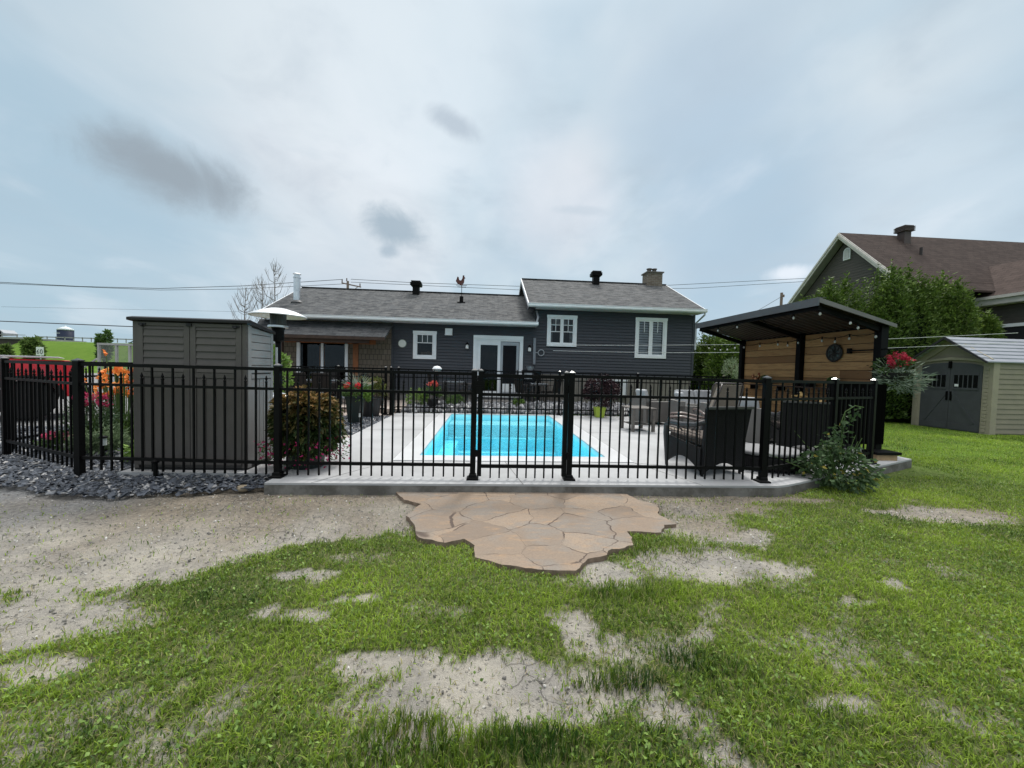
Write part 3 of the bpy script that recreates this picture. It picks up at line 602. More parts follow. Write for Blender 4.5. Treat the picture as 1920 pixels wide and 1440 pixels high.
PST = post_data(.062, 0, 1.262); PST_SOIL = post_data(.066, -.2, 1.262); PSTF = post_data(.062, 0, 1.262)
def ob(name, data, parent, loc, rz=0.):
    o = bpy.data.objects.new(name, data); COL.objects.link(o); o.parent = parent; o.location = loc; o.rotation_euler = (0, 0, rz); return o
def add_post(root, x, y, rz=0., soil=False, z=0.):
    d = PST_SOIL if soil else PST
    p = ob('fence_post', d[0], root, (x, y, z), rz); ob('post_cap', d[1], p, (0, 0, 0))
    if not soil: ob('post_base', d[2], p, (0, 0, 0))
    return p
def fence_run(name, label, A, B, posts=(), za=0., zb=0., sp=.118, group=None, first=.5, fin=True, endpost=(False, False), soil=(False, False)):
    L = sqrt((B[0]-A[0])**2+(B[1]-A[1])**2); ang = atan2(B[1]-A[1], B[0]-A[0])
    r = thing(name, label, 'fence', (A[0], A[1], 0), ang, group); sl = (zb-za)/L
    for nm, z, h in [('top_rail', 1.228, .036), ('middle_rail', 1.005, .030), ('bottom_rail', .165, .034)]:
        m = MB(); m.bar((.0, 0, z+za), (L, 0, z+zb), .034, h); m.build(nm, BLACK, r)
    n = int((L-.03)/sp); off = (L-(n-1)*sp)/2
    for i in range(n):
        x = off+i*sp; z = za+sl*x
        if any(abs(x-q) < .05 for q in posts): continue
        if i % 2 == 0 or not fin: ob('picket', PK_TALL, r, (x, 0, z))
        else: p = ob('picket', PK_SHORT, r, (x, 0, z)); ob('finial', FIN, p, (0, 0, 0))
    for q in posts: add_post(r, q, 0, 0, False, za+sl*q)
    if endpost[0]: add_post(r, 0, 0, 0, soil[0], za)
    if endpost[1]: add_post(r, L, 0, 0, soil[1], zb)
    return r
FG = 'black metal pool fence runs'
fence_run('pool_fence', 'black fence run left of the gate, in front of the coleus planter', (-2.335, 4.51), (-.125, 4.476), endpost=(True, True), group=FG)
fence_run('pool_fence', 'black fence run right of the gate, in front of the wicker armchair', (1.015, 4.476), (3.39, 4.42), endpost=(True, True), group=FG)
fence_run('pool_fence', 'black fence run in front of the grey storage cabinet', (-4.60, 4.68), (-2.335, 4.51), endpost=(True, False), soil=(True, False), za=.0, zb=0, group=FG)
fence_run('pool_fence', 'black fence run over slate chips at far left, before the red vehicle', (-6.42, 5.60), (-4.60, 4.68), endpost=(True, False), soil=(True, False), group=FG)
fence_run('pool_fence', 'black fence run going back from the far left corner post, beside the orange lilies', (-6.66, 8.6), (-6.42, 5.60), endpost=(True, False), soil=(True, False), group=FG)
fence_run('pool_fence', 'black fence run angled back at the right corner behind the rose bush', (3.39, 4.42), (5.86, 5.42), posts=(1.56,), endpost=(False, True), group=FG)
fence_run('pool_fence', 'far black fence run behind the pool, in front of the house', (-2.47, 10.95), (6.9, 10.95), posts=(.05, 2.3, 4.6, 6.9), group=FG)
fence_run('pool_fence', 'far black fence run on the left in front of the covered porch', (-6.66, 10.42), (-2.62, 10.42), posts=(1.0, 2.8, 4.02), group=FG)
fence_run('pool_fence', 'short dark fence return beside the far left deck corner', (-2.50, 10.40), (-2.49, 10.93), posts=(.02,), sp=.10, group=FG)
fence_run('pool_fence', 'black fence run along the far right end of the deck beyond the wooden wall', (6.9, 10.4), (6.9, 10.93), sp=.1, group=FG)
def gate():
    r = thing('pool_gate', 'black metal gate closed between two posts in front of the flagstones', 'gate', (-.05, 4.47, 0))
    for x in (.0, 1.0):
        m = MB(); m.box(x-.025, x+.025, -.022, .022, .04, 1.262); st = m.build('gate_stile', BLACK, r)
        c = MB(); c.box(x-.030, x+.030, -.028, .028, 1.262, 1.274); c.add([(x-.027, -.025, 1.274), (x+.027, -.025, 1.274), (x+.027, .025, 1.274), (x-.027, .025, 1.274), (x, 0, 1.292)], [(0, 1, 4), (1, 2, 4), (2, 3, 4), (3, 0, 4)]); c.build('stile_cap', BLACKSHINY, st)
    for nm, z, h in [('top_rail', 1.215, .040), ('middle_rail', .995, .036), ('bottom_rail', .155, .038)]:
        m = MB(); m.box(.025, .975, -.017, .017, z-h/2, z+h/2); m.build(nm, BLACK, r)
    for i in range(8):
        x = .025+.95*(i+1)/9
        if i % 2: ob('picket', PK_TALL, r, (x, 0, -.01))
        else: p = ob('picket', PK_SHORT, r, (x, 0, -.01)); ob('finial', FIN, p, (0, 0, 0))
    m = MB(); m.box(-.075, .045, -.045, -.02, 1.05, 1.15); m.box(-.055, .02, -.060, -.045, 1.0, 1.10); m.build('latch', BLACK, r)
    for z in (.29, 1.08):
        m = MB(); m.box(1.005, 1.060, -.036, -.018, z-.035, z+.035); m.tube([(1.033, -.04, z-.045), (1.033, -.04, z+.045)], .011, 8); m.build('hinge', BLACK, r)
    m = MB(); m.box(-.065, .01, -.034, -.018, .27, .35); m.build('gate_stop', BLACK, r)
gate()

# ------------------------------------------------------------ grey cabinet
def cabinet():
    X0, X1, Y0, Y1, ZB = -4.115, -2.845, 4.80, 5.36, 0.
    r = thing('storage_cabinet', 'tall grey plastic storage cabinet with louvred double doors behind the fence', 'storage cabinet', (-3.48, 5.08, 0))
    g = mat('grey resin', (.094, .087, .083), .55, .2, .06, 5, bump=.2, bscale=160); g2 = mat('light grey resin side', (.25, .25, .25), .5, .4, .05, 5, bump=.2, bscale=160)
    lid = mat('charcoal resin lid', (.016, .016, .017), .5, .25, .08, 8)
    H0, H1 = 1.765, 1.70
    b = MB(); b.prismx([(Y0+.02, .02), (Y1, .02), (Y1, H1-.02), (Y0+.02, H0)], X0+.012, X1-.012); b.build('body', g, r, w=True)
    # side wall with lapped boards above and vertical grooves below
    for X, sgn in ((X1, 1), (X0, -1)):
        s = MB(); xa = X-.012*sgn; s.prismx([(Y0+.02, .02), (Y0+.085, .02), (Y0+.085, H0-.012), (Y0+.02, H0)], min(xa, X+.006*sgn), max(xa, X+.006*sgn)); s.prismx([(Y1-.05, .02), (Y1, .02), (Y1, H1-.02), (Y1-.05, H1-.012)], min(xa, X+.006*sgn), max(xa, X+.006*sgn))
        z = 1.17
        while z < 1.66:
            s.prismx([(Y0+.085, z), (Y1-.05, z), (Y1-.05, min(z+.086, 1.68)), (Y0+.085, min(z+.086, 1.72))], min(xa, X+.002*sgn), max(xa, X+.002*sgn)); z += .095
        s.prismx([(Y0+.085, 1.10), (Y1-.05, 1.10), (Y1-.05, 1.15), (Y0+.085, 1.15)], min(xa, X+.009*sgn), max(xa, X+.009*sgn))
        n = 5; w = (Y1-.05-Y0-.085)/n
        for k in range(n): s.prismx([(Y0+.085+k*w+.006, .05), (Y0+.085+(k+1)*w-.006, .05), (Y0+.085+(k+1)*w-.006, 1.09), (Y0+.085+k*w+.006, 1.09)], min(xa, X+.003*sgn), max(xa, X+.003*sgn))
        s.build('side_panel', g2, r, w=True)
    # corner posts
    for x0, x1 in ((X0, X0+.05), (X1-.05, X1)):
        m = MB(); m.box(x0, x1, Y0-.004, Y0+.03, .02, H0-.005); m.build('corner_post', g, r, w=True)
    xm = (X0+X1)/2
    for k, (x0, x1) in enumerate(((X0+.055, xm-.004), (xm+.004, X1-.055))):
        m = MB(); m.box(x0, x1, Y0, Y0+.018, .06, 1.74)
        for a, b_ in ((x0, x0+.062), (x1-.062, x1)): m.box(a, b_, Y0-.014, Y0, .06, 1.74)
        m.box(x0+.062, x1-.062, Y0-.014, Y0, .06, .10); m.box(x0+.062, x1-.062, Y0-.014, Y0, 1.10, 1.155); m.box(x0+.062, x1-.062, Y0-.014, Y0, 1.70, 1.74)
        d = m.build('door', g, r, w=True, bevel=.002)
        z = 1.165; l = MB()
        while z < 1.69:
            h = min(.075, 1.695-z); l.prismx([(Y0-.001, z+h), (Y0-.013, z), (Y0-.001, z)], x0+.066, x1-.066); z += .083
        l.build('louvre', g, d, w=True)
        v = MB(); n = 4; w = (x1-x0-.132)/n
        for q in range(n): v.box(x0+.066+q*w+.008, x0+.066+(q+1)*w-.008, Y0-.009, Y0-.001, .11, 1.09)
        v.build('ribbed_panel', g, d, w=True, bevel=.003)
        h = MB(); hx = x0+.06 if k == 0 else x1-.06
        h.tube([(hx, Y0-.022, 1.715), (hx, Y0-.03, 1.69)], .016, 8); h.box(hx-.04, hx+.04, Y0-.022, Y0-.014, 1.70, 1.725); h.build('hinge', lid, d, w=True)
    h = MB(); h.box(xm-.028, xm+.028, Y0-.03, Y0-.014, 1.70, 1.735); h.build('latch', lid, r, w=True)
    t = MB(); t.prismx([(Y0-.055, H0-.012), (Y0-.055, H0+.022), (Y0+.02, H0+.040), (Y1+.02, H1+.012), (Y1+.02, H1-.02)], X0-.03, X1+.03); t.build('lid', lid, r, w=True, bevel=.006)
    q = MB(); q.box(X0, X1, Y0, Y1, 0, .02); q.build('base', lid, r, w=True)
cabinet()

# ------------------------------------------------------------ patio heater
def heater():
    r = thing('patio_heater', 'tall black mushroom patio heater with aluminium reflector hood beside the grey cabinet', 'patio heater', (-2.96, 5.72, 0))
    m = MB(); m.lathe([(.24, 0), (.24, .05), (.225, .07), (.225, .72), (.21, .76), (.21, .80)], n=28); m.build('tank_housing', BLACK, r, smooth=False)
    m = MB(); m.lathe([(.23, .80), (.235, .82), (.10, .86), (.05, .88)], n=28); m.build('housing_lid', GALV, r, smooth=True)
    m = MB(); m.tube([(0, 0, .86), (0, 0, 1.78)], .038, 14); m.build('pole', BLACK, r, smooth=True)
    m = MB(); m.lathe([(.05, 1.60), (.075, 1.62), (.075, 1.76), (.09, 1.80)], n=20); m.build('burner_neck', BLACK, r)
    m = MB(); m.lathe([(.115, 1.80), (.13, 1.805), (.13, 1.83), (.115, 1.835)], n=24); m.build('burner_ring', GALV, r)
    def fn(t, p, co, out):
        ch = t.a('ShaderNodeTexVoronoi', i={'Vector': co, 'Scale': 90., 'Randomness': 0.}); t.l.new(t.mix(t.step(ch.outputs[0], .3, .4), (.005, .005, .005, 1), (.06, .06, .06, 1)), p.inputs['Base Color'])
    m = MB(); m.lathe([(.10, 1.835), (.105, 2.0), (.10, 2.02)], n=24); m.build('burner_mesh', mat('perforated dark steel', (.05, .05, .05), .5, fn=fn), r)
    m = MB(); m.lathe([(.0005, 2.035), (.14, 2.022), (.355, 1.965), (.362, 1.958), (.365, 1.964), (.355, 1.978), (.22, 2.038), (.10, 2.072), (.0005, 2.082)], n=40); m.build('reflector', mat('brushed aluminium hood', (.80, .81, .82), .38, .5, .04, 5, metal=.55), r, smooth=True)
    m = MB(); m.box(-.014, .012, -.046, -.036, 1.28, 1.52); m.box(-.02, .02, -.046, -.038, .98, 1.10); m.build('sticker', WHITE, r)
heater()
# ------------------------------------------------------------ houses
SOFFIT = mat('white soffit', (.55, .57, .6), .5, .3, .04, 3)
def lap_wall(mb, x0, x1, z0, z1, y, h, holes=(), lip=.030):
    """horizontal lapped boards facing -y, left out over the openings"""
    n = int(math.ceil((z1-z0)/h))
    for i in range(n):
        a = z0+i*h; b = min(z1, a+h); iv = [(x0, x1)]
        for hx0, hx1, hz0, hz1 in holes:
            if (a+b)/2 > hz0 and (a+b)/2 < hz1:
                nv = []
                for p, q in iv:
                    if hx0 > p and hx1 < q: nv += [(p, hx0), (hx1, q)]
                    elif hx1 <= p or hx0 >= q: nv.append((p, q))
                    elif hx0 <= p: nv.append((hx1, q))
                    else: nv.append((p, hx0))
                iv = nv
        for p, q in iv:
            if q-p < .01: continue
            mb.add([(p, y-lip, a), (q, y-lip, a), (q, y-lip*.55, a+h*.42), (p, y-lip*.55, a+h*.42), (p, y-.001, b), (q, y-.001, b), (p, y, a), (q, y, a)], [(0, 1, 2, 3), (3, 2, 5, 4), (6, 7, 1, 0)])
def window(root, x0, x1, z0, z1, y, panes, trim=.10, kind='plain', name='window', label=None):
    """trim, sash bars, glass and a dim room behind; opening is x0..x1, z0..z1"""
    t = MB(); a, b, c, d = x0-trim, x1+trim, z0-trim, z1+trim
    t.box(a, b, y-.055, y-.01, c, z0); t.box(a-.01, b+.01, y-.065, y-.01, z1, d); t.box(a, x0, y-.055, y-.01, z0, z1); t.box(x1, b, y-.055, y-.01, z0, z1)
    w = t.build(name, WHITE, root, w=True, bevel=.005)
    if label: w['label'] = label
    f = MB(); e = .045
    f.box(x0, x1, y-.035, y+.03, z0, z0+e); f.box(x0, x1, y-.035, y+.03, z1-e, z1); f.box(x0, x0+e, y-.035, y+.03, z0+e, z1-e); f.box(x1-e, x1, y-.035, y+.03, z0+e, z1-e); f.build('window_frame', WHITE, w, w=True)
    bx = MB(); v = [(x0, y+.03, z0), (x1, y+.03, z0), (x1, y+.03, z1), (x0, y+.03, z1), (x0, y+.9, z0), (x1, y+.9, z0), (x1, y+.9, z1), (x0, y+.9, z1)]
    bx.add(v, [(0, 4, 5, 1), (3, 2, 6, 7), (0, 3, 7, 4), (1, 5, 6, 2), (4, 7, 6, 5)]); bx.build('room_interior', ROOM, w, w=True)
    mu = MB()
    for p, q, r_, s in panes: mu.box(p, q, y-.025, y+.005, r_, s)
    if panes: mu.build('muntin', WHITE, w, w=True)
    g = MB(); g.add([(x0+e, y+.008, z0+e), (x1-e, y+.008, z0+e), (x1-e, y+.008, z1-e), (x0+e, y+.008, z1-e)], [(0, 1, 2, 3)]); g.build('pane', GLASS, w, w=True)
    return w
def gutter(mb, x0, x1, y, z):
    mb.prismx([(y, z), (y-.10, z+.01), (y-.115, z+.05), (y-.10, z+.095), (y-.12, z+.10), (y-.12, z+.115), (y, z+.115)], x0, x1)
def roof_slab(mb, x0, x1, ye, ze, yr, zr, th=.05):
    mb.add([(x0, ye, ze), (x1, ye, ze), (x1, yr, zr), (x0, yr, zr), (x0, ye, ze-th), (x1, ye, ze-th), (x1, yr, zr-th), (x0, yr, zr-th)], [(0, 1, 2, 3), (7, 6, 5, 4), (4, 5, 1, 0), (5, 6, 2, 1), (6, 7, 3, 2), (7, 4, 0, 3)])
Y0 = 14.
def house():
    r = thing('house', 'slate blue sided bungalow with grey shingle roofs behind the pool', 'house', (0, 14, 0))
    WN = [(-2.50, -1.88, 1.69, 2.49), (2.30, 3.20, 2.28, 3.22), (5.60, 6.60, 1.94, 3.24), (-.33, 1.21, .30, 2.36)]
    # walls
    m = MB(); lap_wall(m, -3.32, 1.79, .34, 2.98, Y0, .108, [(-2.58, -1.80, 1.62, 2.57), (-.45, 1.33, .25, 2.48)]); m.build('left_wall', SIDING, r, w=True)
    m = MB(); lap_wall(m, 1.79, 7.73, 1.16, 3.50, Y0, .108, [(2.2, 3.30, 2.18, 3.32), (5.5, 6.70, 1.84, 3.34)]); m.build('right_wall', SIDING, r, w=True)
    m = MB(); m.box(7.70, 7.78, Y0-.04, Y0+.05, 1.14, 3.5); m.build('corner_trim', SIDING, r, w=True); m = MB(); m.box(-3.36, -3.30, Y0-.045, Y0+.02, .3, 2.9); m.build('corner_trim', SIDING, r, w=True)
    m = MB(); m.box(7.64, 7.73, Y0+.02, 19.6, 0, 3.5); m.box(-7.3, -7.2, Y0+.05, 19.6, 0, 2.9); m.box(-7.3, 7.73, 19.6, 19.7, 0, 3.5)
    m.prismx([(Y0+.02, 2.9), (16.75, 4.35), (19.6, 2.9)], -7.3, -7.2); m.prismx([(Y0-.0, 3.42), (16.7, 4.98), (19.6, 3.42)], 1.72, 1.80); m.prismx([(Y0-.0, 3.42), (16.7, 4.98), (19.6, 3.42)], 7.63, 7.73); m.box(1.72, 1.785, Y0+.02, 19.6, 2.5, 3.5); m.build('end_wall', SIDING, r, w=True)
    m = MB(); m.box(-7.2, -3.30, Y0+.03, Y0+.06, 0, 2.9); 
    # foundation with vertical boards
    fd = mat('greige skirting boards', (.19, .175, .155), .8, .2, .12, 5); m = MB(); x = 1.82
    while x < 7.70:
        if not (3.98 < x+.07 < 5.30): m.box(x, min(x+.145, 7.7), Y0-.02, Y0+.02, 0, 1.16)
        x += .155
    m.box(1.82, 7.7, Y0+.02, Y0+.03, 0, 1.16); m.build('skirting', fd, r, w=True)
    m = MB(); m.box(-3.3, 1.8, Y0+.0, Y0+.04, 0, .34); m.build('foundation', mat('parged foundation', (.16, .155, .15), .9, .1), r, w=True)
    # shingled porch wall
    m = MB()
    for a, b, c, d in [(-7.3, -6.60, 0, 2.85), (-4.86, -3.34, 0, 2.85), (-6.6, -4.86, 2.16, 2.85)]: m.box(a, b, Y0-.03, Y0+.02, c, d)
    m.build('porch_wall', CEDSH, r, w=True)
    # roofs
    m = MB(); roof_slab(m, -7.68, 1.72, 13.50, 2.99, 16.72, 4.50); roof_slab(m, -7.68, 1.72, 19.95, 2.99, 16.72, 4.50); lr = m.build('left_roof', ROOF, r, w=True)
    m = MB(); roof_slab(m, 1.46, 7.86, 13.50, 3.65, 16.72, 5.22); roof_slab(m, 1.46, 7.86, 19.95, 3.65, 16.72, 5.22); rr = m.build('right_roof', ROOF, r, w=True)
    m = MB(); m.box(-7.68, 1.72, 16.60, 16.84, 4.475, 4.505); m.build('ridge_cap', ROOF, lr, w=True)
    m = MB(); m.box(1.46, 7.86, 16.60, 16.84, 5.195, 5.225); m.build('ridge_cap', ROOF, rr, w=True)
    m = MB(); gutter(m, -7.70, 1.80, 13.49, 2.855); m.build('gutter', WHITE, lr, w=True)
    m = MB(); gutter(m, 1.44, 7.90, 13.49, 3.515); m.build('gutter', WHITE, rr, w=True)
    m = MB(); m.box(-7.68, 1.79, 13.50, 14.0, 2.845, 2.855); m.build('soffit', SOFFIT, lr, w=True)
    m = MB(); m.box(1.46, 7.86, 13.50, 14.0, 3.505, 3.515); m.build('soffit', SOFFIT, rr, w=True)
    for x0, x1, ye, ze, zr, par in [(-7.71, -7.68, 13.5, 2.86, 4.37, lr), (1.43, 1.46, 13.5, 3.52, 5.09, rr), (7.86, 7.89, 13.5, 3.52, 5.09, rr)]:
        m = MB(); m.prismx([(ye, ze), (ye, ze+.135), (16.72, zr+.135), (19.95, ze+.135), (19.95, ze), (16.72, zr)], x0, x1); m.build('rake_board', WHITE, par, w=True)
    m = MB(); m.prismx([(13.5, 3.47), (14.0, 3.50), (16.7, 4.9), (16.7, 5.0), (14., 3.7)], 1.47, 1.72); m.build('rake_soffit', SIDING, rr, w=True)
    # porch roof
    m = MB(); m.add([(-7.60, 13.0, 2.26), (-3.34, 13.0, 2.26), (-3.30, 13.99, 2.83), (-7.85, 13.99, 2.83), (-7.60, 13.0, 2.20), (-3.34, 13.0, 2.20), (-3.30, 13.99, 2.77), (-7.85, 13.99, 2.77)], [(0, 1, 2, 3), (7, 6, 5, 4), (4, 5, 1, 0), (5, 6, 2, 1), (7, 4, 0, 3)]); pr = m.build('porch_roof', ROOFDK, r, w=True)
    m = MB(); m.box(-7.6, -3.34, 12.97, 13.0, 2.15, 2.25); m.box(-7.3, -3.9, 13.12, 13.2, 2.04, 2.16); m.build('porch_beam', DARKWOOD, pr, w=True)
    for x in (-6.72, -7.5):
        m = MB(); m.box(x-.06, x+.06, 13.1, 13.22, 0, 2.1); m.build('porch_post', DARKWOOD, pr, w=True)
    m = MB(); m.box(-4.68, -4.50, Y0-.06, Y0-.03, .2, 2.1); m.box(-7.0, -3.9, Y0-.06, Y0-.03, 2.05, 2.2); m.build('porch_trim', CEDAR, pr, w=True)
    # porch sliding door
    x0, x1, z0, z1 = -6.6, -4.86, .12, 2.14
    m = MB(); m.box(x0, x0+.11, Y0-.06, Y0+.02, z0, z1); m.box(x1-.10, x1, Y0-.06, Y0+.02, z0, z1); m.box(-5.78, -5.70, Y0-.05, Y0+.02, z0, z1); m.box(x0, x1, Y0-.06, Y0+.02, z1-.05, z1); m.box(x0, x1, Y0-.06, Y0+.02, z0, z0+.07); d = m.build('sliding_door', WHITE, r, w=True, label='porch sliding door with thin white frame')
    m = MB(); m.add([(x0, Y0, z0), (x1, Y0, z0), (x1, Y0, z1), (x0, Y0, z1)], [(0, 1, 2, 3)]); m.build('pane', GLASS, d, w=True)
    m = MB(); v = [(x0, y, z) for y in (Y0+.02, 15.4) for z in (z0, z1)]; m.add([(x0, Y0+.02, z0), (x1, Y0+.02, z0), (x1, Y0+.02, z1), (x0, Y0+.02, z1), (x0, 15.4, z0), (x1, 15.4, z0), (x1, 15.4, z1), (x0, 15.4, z1)], [(0, 4, 5, 1), (3, 2, 6, 7), (0, 3, 7, 4), (1, 5, 6, 2), (4, 7, 6, 5)]); m.build('room_interior', ROOM, d, w=True)
    m = MB(); m.box(-5.98, -5.80, 14.3, 14.35, 1.25, 1.95); m.build('orange_wall_hanging', mat('orange cloth', (.45, .15, .02), .8, .2), d, w=True)
    m = MB(); m.box(-6.35, -5.7, 14.5, 14.9, .2, .9); m.build('red_armchair_back', mat('dark red cloth', (.15, .01, .015), .8, .2), d, w=True)
    # windows
    def bars(x0, x1, z0, z1, n, zt, w=.014, extra=()):
        o = [(x0, x1, zt-w, zt+w)]
        for i in range(1, n): xx = x0+(x1-x0)*i/n; o.append((xx-w*.7, xx+w*.7, zt, z1))
        return o+list(extra)
    w = window(r, -2.50, -1.88, 1.69, 2.49, Y0, bars(-2.46, -1.92, 1.73, 2.45, 3, 2.17), label='small square window with three upper lights')
    m = MB(); m.box(-2.45, -1.93, Y0+.10, Y0+.13, 2.20, 2.45); m.build('valance', mat('green grey valance', (.17, .20, .18), .9), w, w=True)
    m = MB(); m.box(-2.4, -2.0, Y0+.4, Y0+.5, 1.75, 1.86); m.ball((-2.1, Y0+.3, 1.82), .07); m.ball((-2.3, Y0+.32, 1.80), .05); m.build('sill_ornament', mat('copper brown ornament', (.22, .13, .08), .5), w, w=True)
    bb = []
    for a, b in ((2.34, 2.70), (2.80, 3.16)):
        bb += bars(a, b, 2.32, 3.18, 2, 2.72)+[(a, b, 2.955, 2.975)]
    w = window(r, 2.30, 3.20, 2.28, 3.22, Y0, bb+[(2.69, 2.81, 2.32, 3.18)], label='double casement window with dark panes')
    m = MB(); m.box(2.36, 2.42, Y0+.06, Y0+.09, 2.3, 3.2); m.box(3.05, 3.15, Y0+.06, Y0+.09, 2.3, 3.2); m.box(2.36, 3.15, Y0+.06, Y0+.09, 2.95, 3.2); m.build('curtain', CURTAIN, w, w=True)
    bb = []
    for a, b in ((5.65, 6.04), (6.16, 6.55)): bb += [((a+b)/2-.01, (a+b)/2+.01, 2.80, 3.2)]
    w = window(r, 5.60, 6.60, 1.94, 3.24, Y0, bb+[(6.03, 6.17, 1.98, 3.2)], label='tall double window with white louvred shutters inside')
    for a, b in ((5.66, 6.04), (6.16, 6.54)):
        m = MB(); z = 1.99
        while z < 3.17: m.add([(a, Y0+.02, z), (b, Y0+.02, z), (b, Y0+.07, z+.078), (a, Y0+.07, z+.078)], [(0, 1, 2, 3)]); z += .092
        m.build('shutter', mat('white shutter slats', (.8, .82, .82), .5), w, w=True)
    # basement window
    w = window(r, 4.08, 5.18, .42, .96, Y0-.03, [(4.10, 4.20, .44, .94), (5.0, 5.14, .44, .94)], trim=.06, label='low white basement window in the skirting')
    # patio door
    x0, x1, z0, z1 = -.33, 1.21, .32, 2.36
    m = MB(); m.box(x0-.13, x0, Y0-.07, Y0+.0, .28, z1); m.box(x1, x1+.13, Y0-.07, Y0+.0, .28, z1); m.box(x0-.13, x1+.13, Y0-.08, Y0+.0, z1, z1+.14); m.box(x0, x1, Y0-.05, Y0+.03, z1-.06, z1); m.box(x0, x1, Y0-.05, Y0+.03, z0-.05, z0+.05)
    d = m.build('patio_door', WHITE, r, w=True, bevel=.006, label='white framed sliding patio door with a dark screen')
    m = MB()
    for a, b in ((x0, x0+.13), (.42, .52)): m.box(a, b, Y0-.04, Y0+.03, z0+.05, z1-.06)
    m.box(x0+.13, .42, Y0-.04, Y0+.03, z1-.20, z1-.06); m.box(x0+.13, .42, Y0-.04, Y0+.03, z0+.05, z0+.17); m.build('door_leaf', WHITE, d, w=True)
    m = MB(); m.add([(x0+.1, Y0, z0), (x1, Y0, z0), (x1, Y0, z1-.05), (x0+.1, Y0, z1-.05)], [(0, 1, 2, 3)]); m.build('pane', GLASS, d, w=True)
    m = MB(); m.add([(x0, Y0+.03, z0), (x1, Y0+.03, z0), (x1, Y0+.03, z1), (x0, Y0+.03, z1), (x0, 16, z0), (x1, 16, z0), (x1, 16, z1), (x0, 16, z1)], [(0, 4, 5, 1), (3, 2, 6, 7), (0, 3, 7, 4), (1, 5, 6, 2), (4, 7, 6, 5)]); m.build('room_interior', ROOM, d, w=True)
    sc = mat('grey screen frame', (.33, .35, .38), .5)
    m = MB(); m.box(.52, .61, Y0-.055, Y0-.01, z0+.05, z1-.08); m.box(1.10, 1.19, Y0-.055, Y0-.01, z0+.05, z1-.08); m.box(.61, 1.10, Y0-.055, Y0-.01, z1-.20, z1-.08); m.box(.61, 1.10, Y0-.055, Y0-.01, z0+.05, z0+.16); s = m.build('screen_door', sc, d, w=True)
    m = MB(); m.box(.61, 1.10, Y0-.035, Y0-.03, z0+.45, z1-.20); m.build('screen_mesh', mat('black insect mesh', (.012, .012, .015), .8, .1), s, w=True)
    m = MB(); m.box(.62, 1.09, Y0-.04, Y0-.036, z0+.16, z0+.45); m.build('kick_plate', WHITE, s, w=True)
    m = MB(); m.box(1.13, 1.165, Y0-.085, Y0-.055, 1.10, 1.28); m.build('door_handle', BLACK, s, w=True)
    m = MB(); m.box(-.6, 1.5, 13.1, 13.92, .14, .19); m.box(-.6, 1.5, 13.1, 13.13, .05, .14); m.build('door_step', mat('grey step boards', (.19, .18, .17), .8), d, w=True)
    # wall fittings
    for x, z in ((-.68, 2.13), (1.57, 2.10)):
        m = MB(); m.lathe([(.02, -.14), (.055, -.12), (.05, -.02), (.02, .02)], (x, Y0-.10, z), 12); l = m.build('wall_light', mat('frosted lamp glass', (.72, .72, .70), .4), r, w=True)
        m = MB(); m.lathe([(.06, 0), (.05, .04), (.012, .08)], (x, Y0-.10, z+.02), 12); m.box(x-.02, x+.02, Y0-.10, Y0-.02, z+.05, z+.08); m.build('lamp_hood', BLACK, l, w=True)
    m = MB(); m.prismy([(-2.98+.13*cos(a*pi/12), 2.12+.13*sin(a*pi/12)) for a in range(24)], Y0-.05, Y0-.02); c = m.build('wall_dial', mat('white dial', (.68, .70, .66), .5), r, w=True)
    m = MB(); m.prismy([(-2.98+.15*cos(a*pi/12), 2.12+.15*sin(a*pi/12)) for a in range(24)], Y0-.035, Y0-.018); m.build('dial_rim', mat('green grey rim', (.2, .24, .2), .5), c, w=True)
    m = MB(); m.box(-1.47, -1.22, Y0-.12, Y0-.015, 2.48, 2.70); m.prismy([(-1.48, 2.46), (-1.21, 2.46), (-1.22, 2.50), (-1.47, 2.50)], Y0-.14, Y0-.015); m.build('dryer_vent', WHITE, r, w=True)
    m = MB(); m.tube([(1.74, 13.42, 2.95), (1.80, 13.5, 3.15), (1.80, 13.94, 3.42)], .035, 8); m.build('downspout', mat('slate downspout', (.2, .215, .24), .4), r, w=True); m = MB(); m.box(1.71, 1.80, Y0-.085, Y0-.02, 1.50, 2.46); m.build('downspout', mat('slate downspout', (.2, .215, .24), .4), r, w=True)
    m = MB(); m.tube([(7.84, 13.45, 3.56), (7.84, 13.45, 3.44), (7.80, 13.93, 3.2), (7.80, 13.93, 2.2)], .035, 8); m.build('downspout', mat('pale downspout', (.45, .47, .5), .4), r, w=True)
    m = MB(); m.tube([(2.0+.11*cos(a*pi/8), Y0-.06, 1.93+.11*sin(a*pi/8)) for a in range(17)], .018, 6); m.tube([(1.7, Y0-.06, 1.93), (1.9, Y0-.06, 1.93)], .014, 6); m.build('hose_hook', mat('grey hook', (.3, .31, .33), .4), r, w=True)
    # rooftop things
    for nm, x, y, z, s, par in (('roof_vent', -2.95, 16.35, 4.30, 1., lr), ('roof_vent', 4.62, 16.35, 5.02, 1., rr)):
        m = MB(); m.box(x-.13*s, x+.13*s, y-.13, y+.13, z, z+.36); m.prismy([(x-.20, z+.34), (x+.20, z+.34), (x+.22, z+.42), (x+.16, z+.53), (x-.16, z+.53), (x-.22, z+.42)], y-.2, y+.2)
        for k in range(3): m.box(x-.225, x+.225, y-.215, y+.215, z+.37+k*.045, z+.385+k*.045)
        v = m.build(nm, BLACK, par, w=True, bevel=.004); m = MB(); m.box(x-.19, x+.19, y-.19, y+.19, z+.531, z+.548); m.build('vent_cap', BLACKSHINY, v, w=True)
    m = MB(); m.box(6.93, 7.60, 16.45, 17.0, 4.85, 5.66); ch = m.build('chimney', BRICK, rr, w=True)
